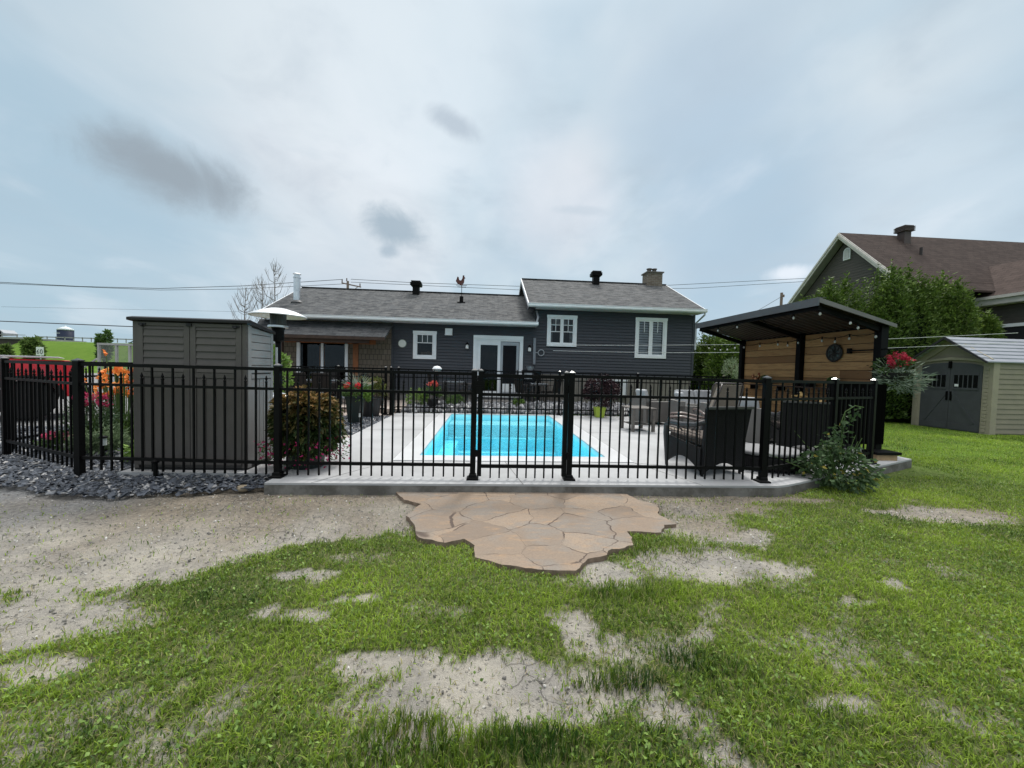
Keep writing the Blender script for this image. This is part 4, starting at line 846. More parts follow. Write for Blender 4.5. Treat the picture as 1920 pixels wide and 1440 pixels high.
    m = MB(); m.box(6.88, 7.65, 16.40, 17.05, 5.66, 5.71); m.build('chimney_cap', mat('cement cap', (.13, .12, .11), .9), ch, w=True)
    for x in (7.12, 7.35): m = MB(); m.lathe([(.09, 5.71), (.09, 5.86), (.12, 5.87), (.12, 5.90), (.02, 5.93)], (x, 16.75, 0), 14); m.build('chimney_pot', mat('dark flue', (.10, .085, .08), .6), ch, w=True)
    fx, fy = -6.95, 14.7
    m = MB(); m.lathe([(.115, 3.4), (.115, 4.42), (.13, 4.43), (.13, 4.47), (.095, 4.48), (.095, 4.56), (.14, 4.57), (.12, 4.60), (.02, 4.62)], (fx, fy, 0), 18); f = m.build('stove_flue', GALV, lr, w=True, smooth=False)
    m = MB(); m.lathe([(.26, 3.28), (.17, 3.52), (.20, 3.55), (.14, 3.62)], (fx, fy, 0), 18); m.build('flue_collar', DKGREY, f, w=True)
    # rooster weather vane
    vx, vy = -1.02, 15.5; z = 3.92
    m = MB(); m.box(vx-.07, vx+.07, vy-.07, vy+.07, z-.1, z+.22); m.box(vx-.16, vx+.16, vy-.16, vy+.16, z-.04, z-.02); m.tube([(vx, vy, z+.2), (vx, vy, z+.82)], .012, 6)
    for a, b in ((.17, 0), (0, .17)): m.bar((vx-a, vy-b, z+.60), (vx+a, vy+b, z+.60), .014, .014)
    m.tube([(vx-.22, vy, z+.66), (vx+.20, vy, z+.66)], .01, 5); vn = m.build('weather_vane', BLACK, lr, w=True)
    m = MB(); zz = z+.70; m.prismy([(vx-.20, zz+.22), (vx-.24, zz+.12), (vx-.17, zz+.02), (vx-.06, zz-.03), (vx+.04, zz-.02), (vx+.09, zz+.08), (vx+.10, zz+.22), (vx+.14, zz+.25), (vx+.10, zz+.29), (vx+.09, zz+.36), (vx+.03, zz+.35), (vx+.02, zz+.24), (vx-.03, zz+.15), (vx-.10, zz+.16), (vx-.13, zz+.28), (vx-.18, zz+.30)], vy-.012, vy+.012); m.build('rooster', mat('rusty red rooster', (.09, .03, .025), .5), vn, w=True)
house()
def neighbour():
    r = thing('house', 'taupe sided neighbouring house with brown hip and gable roof at the right edge', 'house', (24, 17, 0))
    pale = mat('pale stone fascia', (.52, .50, .46), .6)
    m = MB(); x0 = 16.35; z0, h = 0., .12
    n = 0; z = 0.
    while z < 7.55:
        hw = 2.55 if z < 5.1 else max(0, 2.55*(1-(z-5.1)/2.45))
        hw2 = 2.55 if z+h < 5.1 else max(0, 2.55*(1-(z+h-5.1)/2.45))
        m.add([(x0-.016, 16.79-hw, z), (x0-.016, 16.79+hw, z), (x0-.001, 16.79+hw2, z+h), (x0-.001, 16.79-hw2, z+h), (x0, 16.79-hw, z), (x0, 16.79+hw, z)], [(1, 0, 3, 2), (4, 0, 1, 5)]); z += h
    m.build('gable_wall', TAUPE, r, w=True)
    m = MB(); m.box(x0, 40, 14.25, 19.3, 0, 5.0); m.build('main_wall', TAUPE, r, w=True)
    m = MB()
    for ye in (13.95, 19.63): roof_slab(m, 16.0, 41, ye, 5.16, 16.79, 7.93, .09)
    roof_slab(m, 16.35, 41, 13.55, 4.77, 13.96, 5.16, .07)
    rf = m.build('main_roof', ROOFBR, r, w=True)
    m = MB(); m.prismx([(13.95, 4.86), (13.95, 5.15), (16.79, 7.92), (19.63, 5.15), (19.63, 4.86), (16.79, 7.66)], 15.96, 16.0)
    m.prismx([(13.95, 5.0), (13.95, 5.10), (16.79, 7.87), (19.63, 5.10), (19.63, 5.0), (16.79, 7.77)], 15.92, 15.96); m.build('rake_board', pale, rf, w=True)
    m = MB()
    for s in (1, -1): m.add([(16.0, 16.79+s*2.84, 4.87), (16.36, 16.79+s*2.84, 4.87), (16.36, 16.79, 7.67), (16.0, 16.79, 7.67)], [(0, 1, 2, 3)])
    m.build('rake_soffit', mat('greige soffit', (.25, .24, .22), .7), rf, w=True)  # soffit in a darker tone than the pale fascia
    m = MB(); P = [(-.17, -.25), (.17, -.25)]+[(.17*cos(a*pi/10), .12+.17*sin(a*pi/10)) for a in range(11)]; m.prismx([(16.66+a, 6.93+b) for a, b in P], 16.29, 16.34); v = m.build('gable_vent', WHITE, r, w=True)
    m = MB(); P = [(-.12, -.2), (.12, -.2)]+[(.12*cos(a*pi/10), .12+.12*sin(a*pi/10)) for a in range(11)]; m.prismx([(16.66+a, 6.93+b) for a, b in P], 16.275, 16.29); m.build('vent_louvre', mat('pale louvre', (.5, .5, .5), .6), v, w=True)
    # projecting wing
    m = MB()
    m.add([(19.1, 8.5, 4.5), (19.1, 14.3, 4.5), (21.0, 15.1, 6.12), (21.0, 8.5, 6.12)], [(0, 1, 2, 3)]); m.add([(22.9, 8.5, 4.5), (22.9, 14.3, 4.5), (21.0, 15.1, 6.12), (21.0, 8.5, 6.12)], [(3, 2, 1, 0)])
    wr = m.build('wing_roof', mat('brown asphalt shingles on wing', (.1, .08, .07), .9, .12, fn=_shingles((.060, .045, .040), (.090, .068, .060), (.078, .058, .052), 1.0, 'yx')), r, w=True)
    m = MB(); m.box(19.02, 19.10, 8.5, 14.2, 4.42, 4.53); m.box(19.10, 19.13, 8.5, 14.2, 4.22, 4.44); m.box(19.12, 19.55, 8.5, 14.2, 4.20, 4.22); m.build('eave_gutter', pale, wr, w=True)
    m = MB(); m.box(19.5, 22.6, 8.9, 14.3, 0, 4.25); z = 0.
    while z < 4.2: m.add([(19.484, 8.9, z), (19.484, 14.3, z), (19.499, 14.3, z+.12), (19.499, 8.9, z+.12)], [(1, 0, 3, 2)]); z += .12
    m.build('wing_wall', TAUPE, r, w=True)
    m = MB(); m.box(19.42, 19.49, 12.35, 13.55, 3.35, 3.47); m.box(19.42, 19.49, 12.35, 12.45, 2.2, 3.36); m.box(19.42, 19.49, 13.45, 13.55, 2.2, 3.36); w = m.build('window', WHITE, r, w=True)
    m = MB(); m.box(19.46, 19.485, 12.45, 13.45, 2.2, 3.35); m.build('pane', mat('dark reflective pane', (.02, .022, .025), .08, .6, .1, 2), w, w=True)
    m = MB(); m.tube([(19.07, 12.0, 4.42), (19.10, 12.0, 4.25), (19.40, 11.98, 4.0), (19.42, 11.98, 0)], .05, 8); m.build('downspout', pale, wr, w=True)
    # vents on the main roof
    m = MB(); x, y, z = 18.75, 16.4, 7.35; m.box(x-.16, x+.16, y-.16, y+.16, z, z+.62); 
    for k in range(4): m.box(x-.25, x+.25, y-.25, y+.25, z+.60+k*.06, z+.63+k*.06)
    m.box(x-.21, x+.21, y-.21, y+.21, z+.61, z+.85); m.build('roof_vent', mat('brown vent metal', (.07, .05, .045), .5), rf, w=True)
    m = MB(); m.tube([(18.55, 15.5, 6.3), (18.55, 15.5, 6.98)], .05, 10); m.build('plumbing_stack', mat('dark stack', (.03, .025, .025), .6), rf, w=True)
neighbour()
def shed():
    r = thing('garden_shed', 'beige resin garden shed with arched grey double doors on the lawn', 'garden shed', (13.6, 10.38, -.15))
    tan = mat('khaki resin', (.235, .212, .158), .6, .3, .06, 4, bump=.25, bscale=60); tand = mat('light khaki resin', (.30, .272, .205), .6, .3, .06, 4); gd = mat('slate grey resin door', (.062, .066, .072), .55, .35, .08, 5)
    X0, Yc, hw, zb, ze, zp = 13.62, 10.37, .93, -.16, 1.84, 2.50
    m = MB(); m.box(X0, 16.2, Yc-hw, Yc+hw, zb, ze); m.prismx([(Yc-hw, ze), (Yc, zp), (Yc+hw, ze)], X0, 16.2); m.build('body', tan, r, w=True)
    z = zb+.05; m = MB()
    while z < ze-.08: m.add([(X0+.16, Yc-hw-.022, z), (16.1, Yc-hw-.022, z), (16.1, Yc-hw-.004, z+.125), (X0+.16, Yc-hw-.004, z+.125), (X0+.16, Yc-hw, z), (16.1, Yc-hw, z)], [(0, 1, 2, 3), (4, 5, 1, 0)]); z += .135
    m.build('side_wall', tan, r, w=True)
    for s in (-1, 1):
        y = Yc+s*(hw-.09); m = MB(); m.box(X0-.03, X0-.001, y-.10, y+.10, zb, ze-.02); m.box(X0-.03, X0+.15, Yc+s*hw-(.001 if s > 0 else .03), Yc+s*hw+(.03 if s > 0 else .001), zb, ze-.02)
        z = zb+.06
        while z < ze-.15: m.box(X0-.045, X0-.03, y-.035+.01*((int(z*10)) % 2), y+.06, z, z+.085); z += .1
        m.build('corner_pier', tand, r, w=True, bevel=.006)
    m = MB(); m.prismx([(Yc-hw, ze-.03), (Yc-hw, ze+.06), (Yc, zp+.06), (Yc+hw, ze+.06), (Yc+hw, ze-.03), (Yc+hw-.2, ze+.0), (Yc, zp-.13), (Yc-hw+.2, ze)], X0-.05, X0-.002); 
    m.prismx([(Yc-hw, ze-.02)]+[(Yc-hw+2*hw*i/12, ze-.06+.12*sin(pi*i/12)) for i in range(13)]+[(Yc+hw, ze-.02), (Yc+hw-.1, ze+.05), (Yc, ze+.14), (Yc-hw+.1, ze+.05)], X0-.055, X0-.004); m.build('gable_trim', tand, r, w=True)
    for s, nm in ((-1, 'door'), (1, 'door')):
        a, b = (Yc-.735, Yc-.004) if s < 0 else (Yc+.004, Yc+.735); arc = [(a+(b-a)*i/6, ze-.17+.15*sqrt(max(0, 1-((a+(b-a)*i/6-Yc)/.76)**2))) for i in range(7)]
        m = MB(); m.prismx([(a, zb+.03)]+arc+[(b, zb+.03)], X0-.035, X0-.006); d = m.build('door', gd, r, w=True)
        m = MB(); ya, yb = (a+.09, b-.10) if s < 0 else (a+.10, b-.09); m.box(X0-.042, X0-.036, ya, yb, 1.10, 1.46); m.build('window', mat('black shed glazing', (.006, .006, .008), .15, .5), d, w=True)
        m = MB(); m.box(X0-.05, X0-.034, ya-.03, yb+.03, 1.04, 1.10); m.box(X0-.046, X0-.034, ya-.03, yb+.03, 1.46, 1.53); m.bar((X0-.042, Yc+s*.06, .98), (X0-.042, Yc+s*.60, .10), .012, .07, (0, 1, 0)); m.box(X0-.045, X0-.034, a+.02, b-.02, zb+.05, zb+.22)
        for k in range(4): yy = ya+(yb-ya)*(k+1)/5; m.box(X0-.047, X0-.041, yy-.012, yy+.012, 1.10, 1.46)
        m.build('door_rail', gd, d, w=True)
        m = MB(); m.box(X0-.055, X0-.036, Yc+s*.05-.022, Yc+s*.05+.022, .72, .98); m.build('door_handle', BLACK, d, w=True)
    m = MB(); m.box(X0-.053, X0-.04, Yc-.22, Yc-.13, 1.13, 1.20); m.build('paper_label', WHITE, r, w=True)
    m = MB(); m.box(X0-.075, X0-.035, Yc-.03, Yc+.03, 1.66, 1.86); m.build('top_bolt', BLACK, r, w=True)
    def fn(t, p, co, out):
        sx = t.a('ShaderNodeSeparateXYZ', i={0: co}); v = t.a('ShaderNodeCombineXYZ', i={0: sx.outputs[0], 1: sx.outputs[2], 2: 0.}).outputs[0]; n = t.noise(v, 3, 4); t.l.new(t.mix(n, (.20, .215, .245, 1), (.30, .32, .36, 1)), p.inputs['Base Color'])
    rm = mat('grey resin shingles', (.25, .27, .3), .45, .45, fn=fn)
    for s in (-1, 1):
        m = MB(); n = 7; yo, zo = Yc+s*(hw+.08), ze-.035
        for k in range(n):
            t0, t1 = k/n, (k+1)/n; ya, za = yo+(Yc-yo)*t0, zo+(zp+.06-zo)*t0; yb, zb_ = yo+(Yc-yo)*t1, zo+(zp+.06-zo)*t1
            m.add([(13.32, ya, za+.030), (16.35, ya, za+.030), (16.35, yb, zb_+.006), (13.32, yb, zb_+.006), (13.32, ya, za), (16.35, ya, za)], [(0, 1, 2, 3) if s < 0 else (3, 2, 1, 0), (4, 5, 1, 0) if s < 0 else (0, 1, 5, 4)])
        m.build('roof', rm, r, w=True)
        m = MB(); m.prismx([(yo, zo-.03), (yo, zo+.02), (Yc, zp+.075), (Yc, zp+.0)], 13.30, 13.34); m.build('roof_edge', mat('dark roof edge', (.03, .03, .032), .5), r, w=True)
shed()
# ------------------------------------------------------------ lean-to shelter with timber wall
def shelter():
    r = thing('pergola', 'lean-to shelter with corrugated metal roof and horizontal plank wall beside the pool', 'pergola', (7.0, 8.1, 0))
    def fn(t, p, co, out):
        v = t.a('ShaderNodeAttribute', attribute_name='v').outputs['Fac']; mp = t.a('ShaderNodeMapping', i={0: co, 'Scale': (1, .9, 9)}).outputs[0]; n = t.noise(mp, 3, 5, .65, 1.2); n2 = t.noise(mp, 14, 3, .6)
        kn = t.a('ShaderNodeTexVoronoi', i={'Vector': t.a('ShaderNodeMapping', i={0: co, 'Scale': (1, 1.7, 5.5)}).outputs[0], 'Scale': 1.6})
        c = t.mix(v, (.16, .075, .028, 1), (.50, .285, .115, 1)); c = t.mix(t.m('MULTIPLY', t.step(n, .42, .68), .6), c, (.15, .07, .03, 1)); c = t.mix(t.m('MULTIPLY', n2, .25), c, (.40, .25, .12, 1))
        c = t.mix(t.m('SUBTRACT', 1., t.step(kn.outputs[0], .04, .09)), c, (.05, .028, .015, 1)); t.l.new(c, p.inputs['Base Color'])
    wood = mat('stained pine planks', (.3, .2, .1), .6, .3, fn=fn, bump=.2, bscale=30)
    for nm, y0, y1, sd in (('plank_wall', 6.46, 8.03, 3), ('plank_wall', 8.17, 9.98, 4)):
        random.seed(sd); m = MB(); z = .12; h = .166
        while z < 2.2:
            y = y0; cut = random.choice([0, 0, 1]); br = [y0, y1] if not cut else [y0, y0+(y1-y0)*random.uniform(.25, .75), y1]
            for a, b in zip(br[:-1], br[1:]): m.box(7.0, 7.03, a+.002, b-.002, z, min(z+h-.011, 2.205), random.random()**1.3)
            z += h
        m.build(nm, wood, r, w=True)
    m = MB(); m.box(7.035, 7.05, 6.45, 10.0, .1, 2.2); m.build('wall_backing', DARKWOOD, r, w=True)
    for x, y, w in ((6.96, 8.10, .12), (6.97, 10.04, .12), (6.97, 6.37, .13)):
        m = MB(); m.box(x-w/2, x+w/2, y-w/2, y+w/2, 0, 2.24); m.build('post', BLACK, r, w=True)
    # corrugated sheet from the high edge (pool side) down to the wall
    xa, xb, za, zb_ = 5.64, 7.09, 2.60, 2.215; ya, yb = 6.24, 10.06; n = 100; m = MB(); vs = []
    for i in range(n+1):
        y = ya+(yb-ya)*i/n; q = .012*(1 if (i//2) % 2 else -1); vs += [(xa, y, za+q), (xb, y, zb_+q)]
    m.add(vs, [(2*i, 2*i+1, 2*i+3, 2*i+2) for i in range(n)]); m.build('roof_sheet', mat('dark brown steel sheet', (.032, .024, .020), .45, .4, .2, 3), r, w=True)
    fm = mat('grey steel fascia', (.085, .09, .097), .4, .35, .08, 3)
    m = MB(); m.box(xa-.02, xa, ya-.02, yb, za-.085, za+.05); m.box(xa-.02, xa+.12, ya-.02, yb, za+.05, za+.056); m.build('fascia', fm, r, w=True)
    m = MB(); m.add([(xa, ya-.02, za-.03), (xb, ya-.02, zb_-.03), (xb, ya-.02, zb_+.03), (xa, ya-.02, za+.05), (xa, ya, za-.03), (xb, ya, zb_-.03), (xb, ya, zb_+.03), (xa, ya, za+.05)], [(0, 1, 2, 3), (7, 6, 5, 4), (3, 2, 6, 7), (0, 4, 5, 1)]); m.build('roof_edge', mat('edge flashing', (.14, .135, .13), .4, .5), r, w=True)
    for y in (6.37, 8.1, 10.0):
        m = MB(); m.bar((5.72, y, 2.50), (7.05, y, 2.13), .07, .09); m.build('rafter', BLACK, r, w=True)
    m = MB(); m.box(5.70, 5.76, 6.3, 10.0, 2.46, 2.54); m.build('beam', BLACK, r, w=True); m = MB(); m.box(7.0, 7.08, 6.43, 10.0, 2.206, 2.30); m.build('beam', BLACK, r, w=True)  # wall-side beam is added to cover the bright gap above the planks
    # wall medallion
    t_ = thing('wall_medallion', 'round dark openwork medallion hanging on the plank wall', 'wall ornament', (6.97, 7.28, 1.79))
    m = MB(); ring = [(0, .165*cos(a*pi/14), .165*sin(a*pi/14)) for a in range(29)]; m.tube(ring, .018, 6); m.build('rim', mat('dark bronze', (.018, .016, .014), .5, .4), t_)
    m = MB(); m.prismx([(.15*cos(a*pi/12), .15*sin(a*pi/12)) for a in range(24)], .002, .016); m.build('disc', mat('mossy bronze disc', (.05, .055, .05), .6, .3, .4, 20, bump=.6, bscale=40), t_)
    m = MB()
    for k in range(8): a = k*pi/4; m.tube([(-.008, .03*cos(a), .03*sin(a)), (-.016, .09*cos(a+.35), .09*sin(a+.35)), (-.008, .14*cos(a), .14*sin(a))], .009, 5)
    m.ball((-.01, 0, 0), .03, 10, 6); m.build('tracery', mat('dark bronze', (.018, .016, .014), .5, .4), t_)
    # bracket arm carrying the flower basket
    t_ = thing('hanging_bracket', 'black steel arm fixed across the right end of the plank wall', 'bracket', (6.93, 6.95, 1.81))
    m = MB(); m.box(-.012, .012, -1.05, 0, -.012, .012); m.build('arm', BLACK, t_); m = MB(); m.box(-.02, .03, -.06, .0, -.05, .05); m.build('plate', BLACK, t_)
    # shelf with things on it
    t_ = thing('wall_shelf', 'narrow dark shelf along the plank wall', 'shelf', (6.86, 8.2, 1.06))
    m = MB(); m.box(-.12, .12, -1.35, 1.5, 0, .025); m.build('board', DARKWOOD, t_)
    for y in (-1.0, .3, 1.2): m = MB(); m.box(-.08, .12, y, y+.02, -.10, 0); m.build('shelf_bracket', BLACK, t_)
    t_ = thing('rooster_figurine', 'copper coloured rooster figurine on the wall shelf', 'figurine', (6.84, 9.30, 1.085))
    cu = mat('polished copper', (.30, .13, .06), .25, .6, .2, 8, metal=.8)
    m = MB(); m.ball((0, 0, .09), .075, 12, 8, (.7, 1.2, 1)); m.tube([(0, -.05, .12), (0, -.09, .19), (0, -.10, .24)], [.04, .028, .03], 8); m.tube([(0, .07, .11), (0, .13, .20), (0, .10, .24), (0, .05, .21)], [.03, .028, .02, .008], 7); m.tube([(0, -.02, .0), (0, -.02, .04)], .02, 6); m.build('body', cu, t_, smooth=True)
    m = MB(); m.prismx([(-.13, .25), (-.10, .29), (-.07, .26), (-.08, .24)], -.006, .006); m.build('comb', mat('red enamel', (.2, .02, .01), .4), t_)
    for y, lb in ((8.98, 'mossy green topiary ball beside the copper rooster'), (7.14, 'mossy green topiary ball near the right end of the shelf')):
        t_ = thing('topiary_ball', lb, 'topiary', (6.84, y, 1.085), group='topiary balls on the shelf'); g = np.random.default_rng(int(y*10)); d = unit(g.normal(size=(900, 3))); 
        m = MB(); m.lathe([(.05, 0), (.065, .04), (.06, .045)], n=12); m.build('pot', BLACK, t_); m = MB(); m.ball((0, 0, .13), .085, 10, 8); m.build('core', LG1, t_)
        leaves('foliage', d*.085+np.array([0, 0, .13]), d+g.normal(size=d.shape)*.6, .022, .014, g.random(900)*.8, LG1, t_)
    t_ = thing('black_box', 'small black box between two topiary balls on the shelf', 'box', (6.84, 7.72, 1.085)); m = MB(); m.box(-.07, .07, -.12, .12, 0, .10); m.build('body', BLACK, t_, bevel=.005); m = MB(); m.box(-.075, .075, -.125, .125, .10, .115); m.build('lid', BLACKSHINY, t_)
shelter()
def bulbs():
    gl = mat('clear bulb glass', (.5, .5, .48), .12, .7, .02, 2)
    t_ = thing('string_lights', 'string of clear bulbs on a black cord under the shelter roof', 'string lights', (5.8, 8.0, 2.4))
    P = [(5.72, 9.9, 2.47), (5.72, 9.2, 2.47), (5.74, 8.5, 2.48), (5.74, 7.7, 2.48), (5.76, 6.9, 2.48), (5.78, 6.35, 2.48), (6.3, 6.3, 2.33), (6.90, 6.4, 2.12), (6.90, 6.9, 2.13), (6.90, 7.5, 2.13), (6.90, 8.1, 2.13), (6.90, 8.7, 2.13), (6.90, 9.3, 2.13), (6.9, 9.9, 2.13)]
    sag = [.0, .18, .0, .26, .0, .0, 0, .05, .05, .05, .05, .05, .05]; m = MB(); pts = []
    for i in range(len(P)-1):
        a, b = Vector(P[i]), Vector(P[i+1])
        for k in range(8): t = k/8; q = a.lerp(b, t); q.z -= (sag[i]+.02)*4*t*(1-t)*.8; pts.append(q)
    m.tube(pts+[P[-1]], .005, 5); m.build('cord', BLACK, t_, w=True)
    bp = [P[0], P[1], P[2], P[4], P[5], P[6]]+P[7:]+[(6.90, 7.2, 2.09), (6.90, 8.4, 2.09), (6.5, 6.35, 2.26)]
    for p in bp:
        m = MB(); m.tube([(p[0], p[1], p[2]), (p[0], p[1], p[2]-.06)], .013, 7); s = m.build('lamp_socket', BLACK, t_, w=True)
        m = MB(); m.lathe([(.010, -.055), (.012, -.06), (.021, -.08), (.020, -.096), (.009, -.11), (.0005, -.113)], p, 10); m.build('bulb', gl, s, w=True, smooth=True)
    t_ = thing('string_lights', 'string of clear bulbs running from the shelter past the cedars behind the house', 'string lights', (6.8, 10.0, 2.2)); Q = [(6.9, 10.1, 2.16), (7.3, 11.5, 2.15), (7.7, 12.9, 2.3), (7.84, 13.6, 2.6)]
    m = MB(); m.tube(Q, .005, 5); m.build('cord', BLACK, t_, w=True)
    for p in [(6.98, 10.4, 2.14), (7.15, 11.0, 2.13), (7.32, 11.6, 2.15), (7.5, 12.2, 2.21), (7.66, 12.8, 2.28)]:
        m = MB(); m.tube([p, (p[0], p[1], p[2]-.06)], .013, 7); s = m.build('lamp_socket', BLACK, t_, w=True); m = MB(); m.lathe([(.010, -.055), (.022, -.08), (.020, -.10), (.0005, -.115)], p, 10); m.build('bulb', gl, s, w=True, smooth=True)
bulbs()
def wire(nm, label, pts, rr, cat='wire', group=None, m=None, sag=0.):
    mb = MB(); P = [Vector(p) for p in pts]; out = []
    for a, b in zip(P[:-1], P[1:]):
        n = 10 if sag else 1
        for k in range(n): t = k/n; q = a.lerp(b, t); q.z -= sag*4*t*(1-t); out.append(q)
    mb.tube(out+[P[-1]], rr, 5); o = mb.build(nm, m or BLACK); o['label'] = label; o['category'] = cat
    if group: o['group'] = group
    return o
LINE = mat('pale clothes line', (.5, .52, .52), .5, .3, .05, 4)
wire('clothes_line', 'upper pale clothes line strung from the house across the shelter to the shed', [(2.2, 12.6, 2.14), (8.3, 12.0, 2.30), (13.6, 9.0, 2.56)], .007, 'clothes line', 'clothes lines', LINE, .02)
wire('clothes_line', 'lower pale clothes line running below the first one towards the shed', [(2.2, 12.6, 1.95), (8.3, 12.0, 2.04), (13.6, 9.0, 2.32)], .007, 'clothes line', 'clothes lines', LINE, .03)

# ------------------------------------------------------------ privacy screen, furniture
def furniture():
    rng = random.Random(3)
    t_ = thing('privacy_screen', 'black vertically boarded screen at the right corner of the deck', 'screen', (6.15, 5.95, 0))
    m = MB(); x = -.42
    while x < .46: m.box(x, x+.064, -.012, .012, .20, 1.20); x += .066
    m.build('boards', mat('matt black stained boards', (.0012, .0012, .0012), .8, .03), t_); m = MB(); m.box(-.44, .48, .012, .04, 1.05, 1.13); m.box(-.44, .48, .012, .04, .3, .38); m.build('crosspiece', BLACK, t_)
    for x in (-.42, .46): m = MB(); m.box(x-.03, x+.03, .04, .10, 0, 1.2); m.build('leg', BLACK, t_)
    t_ = thing('planter_box', 'raw wooden box with black lid at the foot of the black screen', 'box', (6.30, 5.72, -.10))
    m = MB(); m.box(-.1, .25, -.1, .1, 0, .19); m.build('body', mat('raw pine', (.36, .25, .14), .7, .3, .2, 8), t_, bevel=.004); m = MB(); m.box(-.13, .29, -.13, .13, .19, .235); m.build('lid', BLACK, t_, bevel=.004); m = MB(); m.box(.1, .24, -.12, -.1, -.02, .02); m.build('foot', WHITE, t_)
    # ------- big wicker armchair seen from behind
    def wick(t, p, co, out):
        mp = t.a('ShaderNodeMapping', i={0: co, 'Scale': (1, 1, 1)}).outputs[0]; w = t.a('ShaderNodeTexWave', bands_direction='X', i={'Vector': mp, 'Scale': 26., 'Distortion': .6}); w2 = t.a('ShaderNodeTexWave', bands_direction='Z', i={'Vector': mp, 'Scale': 40., 'Distortion': .5})
        h = t.m('MULTIPLY', w.outputs[1], w2.outputs[1]); t.l.new(t.mix(h, (.003, .003, .0035, 1), (.016, .0165, .018, 1)), p.inputs['Base Color']); b = t.a('ShaderNodeBump', i={'Strength': .5, 'Distance': .006, 'Height': h}); t.l.new(b.outputs[0], p.inputs['Normal'])
    wk = mat('black resin wicker', (.02, .02, .02), .5, .2, fn=wick)
    def armchair(label, loc, rz, group=None):
        t_ = thing('wicker_armchair', label, 'armchair', loc, rz, group); w, d = .33, .62   # back at y=0, front at y=d
        def apron(x0, x1, n=14): return [(x0, .10 if False else .02)]+[(x0+.05+(x1-x0-.1)*i/n, .06+.10*sin(pi*i/n)) for i in range(n+1)]+[(x1, .02)]
        m = MB(); A = apron(-w, w); poly = A+[(w+.01, .45), (w+.05, .87), (-w-.01, .87), (-w, .45)]
        m.prismy(poly, -.03, .01); v = []
        for x, y, z in m.v: v.append((x, y-.10*max(0, z-.3)**1.2, z))
        m.v = v; m.build('backrest', wk, t_)
        m = MB(); m.bar((-w-.02, -.085, .875), (w+.05, -.085, .875), .05, .03); m.build('back_rim', mat('grey back rim', (.05, .05, .052), .35, .5), t_)  # rim in a lighter grey than the black wicker
        for s in (-1, 1):
            x = s*w; n = 12
            m = MB(); A = [(.0+d*i/n, .06+.14*sin(pi*i/n)) for i in range(n+1)]; A = [(0, .02)]+A+[(d, .02), (d, .44), (0, .36)]
            m.prismx(A, x-.018, x+.018); m.build('arm_panel', wk, t_)
            m = MB()
            for k in range(9): yy = .04+k*.065; m.tube([(x, yy, .36+.08*yy/d), (x, yy, .60-.02*k*.4)], .0045, 4)
            for k in range(5): m.tube([(x, .02, .40+k*.04), (x, d-.03, .45+k*.035)], .0045, 4)
            m.build('arm_lattice', wk, t_)
            m = MB(); m.tube([(x, -.05, .70), (x, .12, .64), (x, .35, .615), (x, .55, .62), (x, .66, .57), (x, .67, .45), (x, d, .0)], [.03, .032, .034, .034, .034, .03, .022], 9); m.build('arm_rail', mat('grey wicker rail', (.04, .041, .045), .4, .4, .1, 8), t_, smooth=True)
        m = MB(); m.box(-w+.02, w-.02, .02, d-.02, .33, .38); m.build('seat', wk, t_)
        m = MB(); m.box(-w+.03, w-.03, .04, d, .38, .48); m.build('cushion', mat('brown cushion', (.10, .085, .075), .9, .1, .1, 10), t_, bevel=.025)
        for x in (-w+.02, w-.02): m = MB(); m.tube([(x, .0, .06), (x, -.0, 0)], .018, 7); m.build('leg', wk, t_)
        return t_
    armchair('large black wicker armchair with its high back to the camera just behind the fence', (3.06, 4.72, 0), radians(14))
    armchair('black wicker armchair with lattice sides behind the angled fence run', (5.30, 6.02, 0), radians(-20))
    # ------- folding sling recliners
    sl = mat('taupe sling fabric', (.17, .145, .12), .8, .2, .08, 30); fr = mat('dark bronze tube', (.05, .042, .04), .35, .5, .1, 8); armm = mat('brown plastic armrest', (.085, .058, .05), .3, .5, .1, 8)
    def recliner(label, loc, rz, group):
        t_ = thing('sling_recliner', label, 'recliner', loc, rz, group)
        m = MB(); n = 8; pr = [(.05, .50), (-.02, .44), (-.08, .52), (-.28, 1.12)]
        m.add([(-.24, .48, .42), (.24, .48, .42), (.24, -.02, .38), (-.24, -.02, .38), (-.24, .48, .412), (.24, .48, .412), (.24, -.02, .372), (-.24, -.02, .372)], [(0, 1, 2, 3), (7, 6, 5, 4), (0, 4, 5, 1), (1, 5, 6, 2), (2, 6, 7, 3), (3, 7, 4, 0)]); m.build('seat', sl, t_)
        m = MB(); m.bar((0, -.02, .40), (0, -.24, 1.12), .46, .012, (0, 1, 0)); m.build('backrest', sl, t_)
        m = MB(); m.tube([(-.25, .50, .42), (-.25, -.02, .39), (-.25, -.25, 1.10), (-.21, -.262, 1.15), (.21, -.262, 1.15), (.25, -.25, 1.10), (.25, -.02, .39), (.25, .50, .42), (-.25, .50, .42)], .013, 7); m.build('frame', fr, t_, smooth=True)
        for s in (-1, 1):
            x = s*.30
            m = MB(); m.tube([(x, .46, .58), (x, .42, .63), (x, .25, .645), (x, .0, .60), (x, -.14, .57)], [.02, .026, .028, .024, .018], 8, flat=.5); m.build('armrest', armm, t_, smooth=True)
            m = MB(); m.tube([(x, .40, .61), (x*.95, -.12, .02)], .012, 6); m.build('leg', fr, t_); m = MB(); m.tube([(x, .02, .58), (x*.95, .42, .02)], .012, 6); m.build('leg', fr, t_)
        m = MB(); m.tube([(-.285, .42, .02), (.285, .42, .02)], .012, 6); m.build('stretcher', fr, t_)
        return t_
    recliner('brown sling recliner directly behind the large wicker armchair', (3.35, 5.75, 0), radians(62), 'sling recliners')
    recliner('brown sling recliner with its tall back standing up behind the wicker armchair', (4.18, 6.55, 0), radians(-8), 'sling recliners')
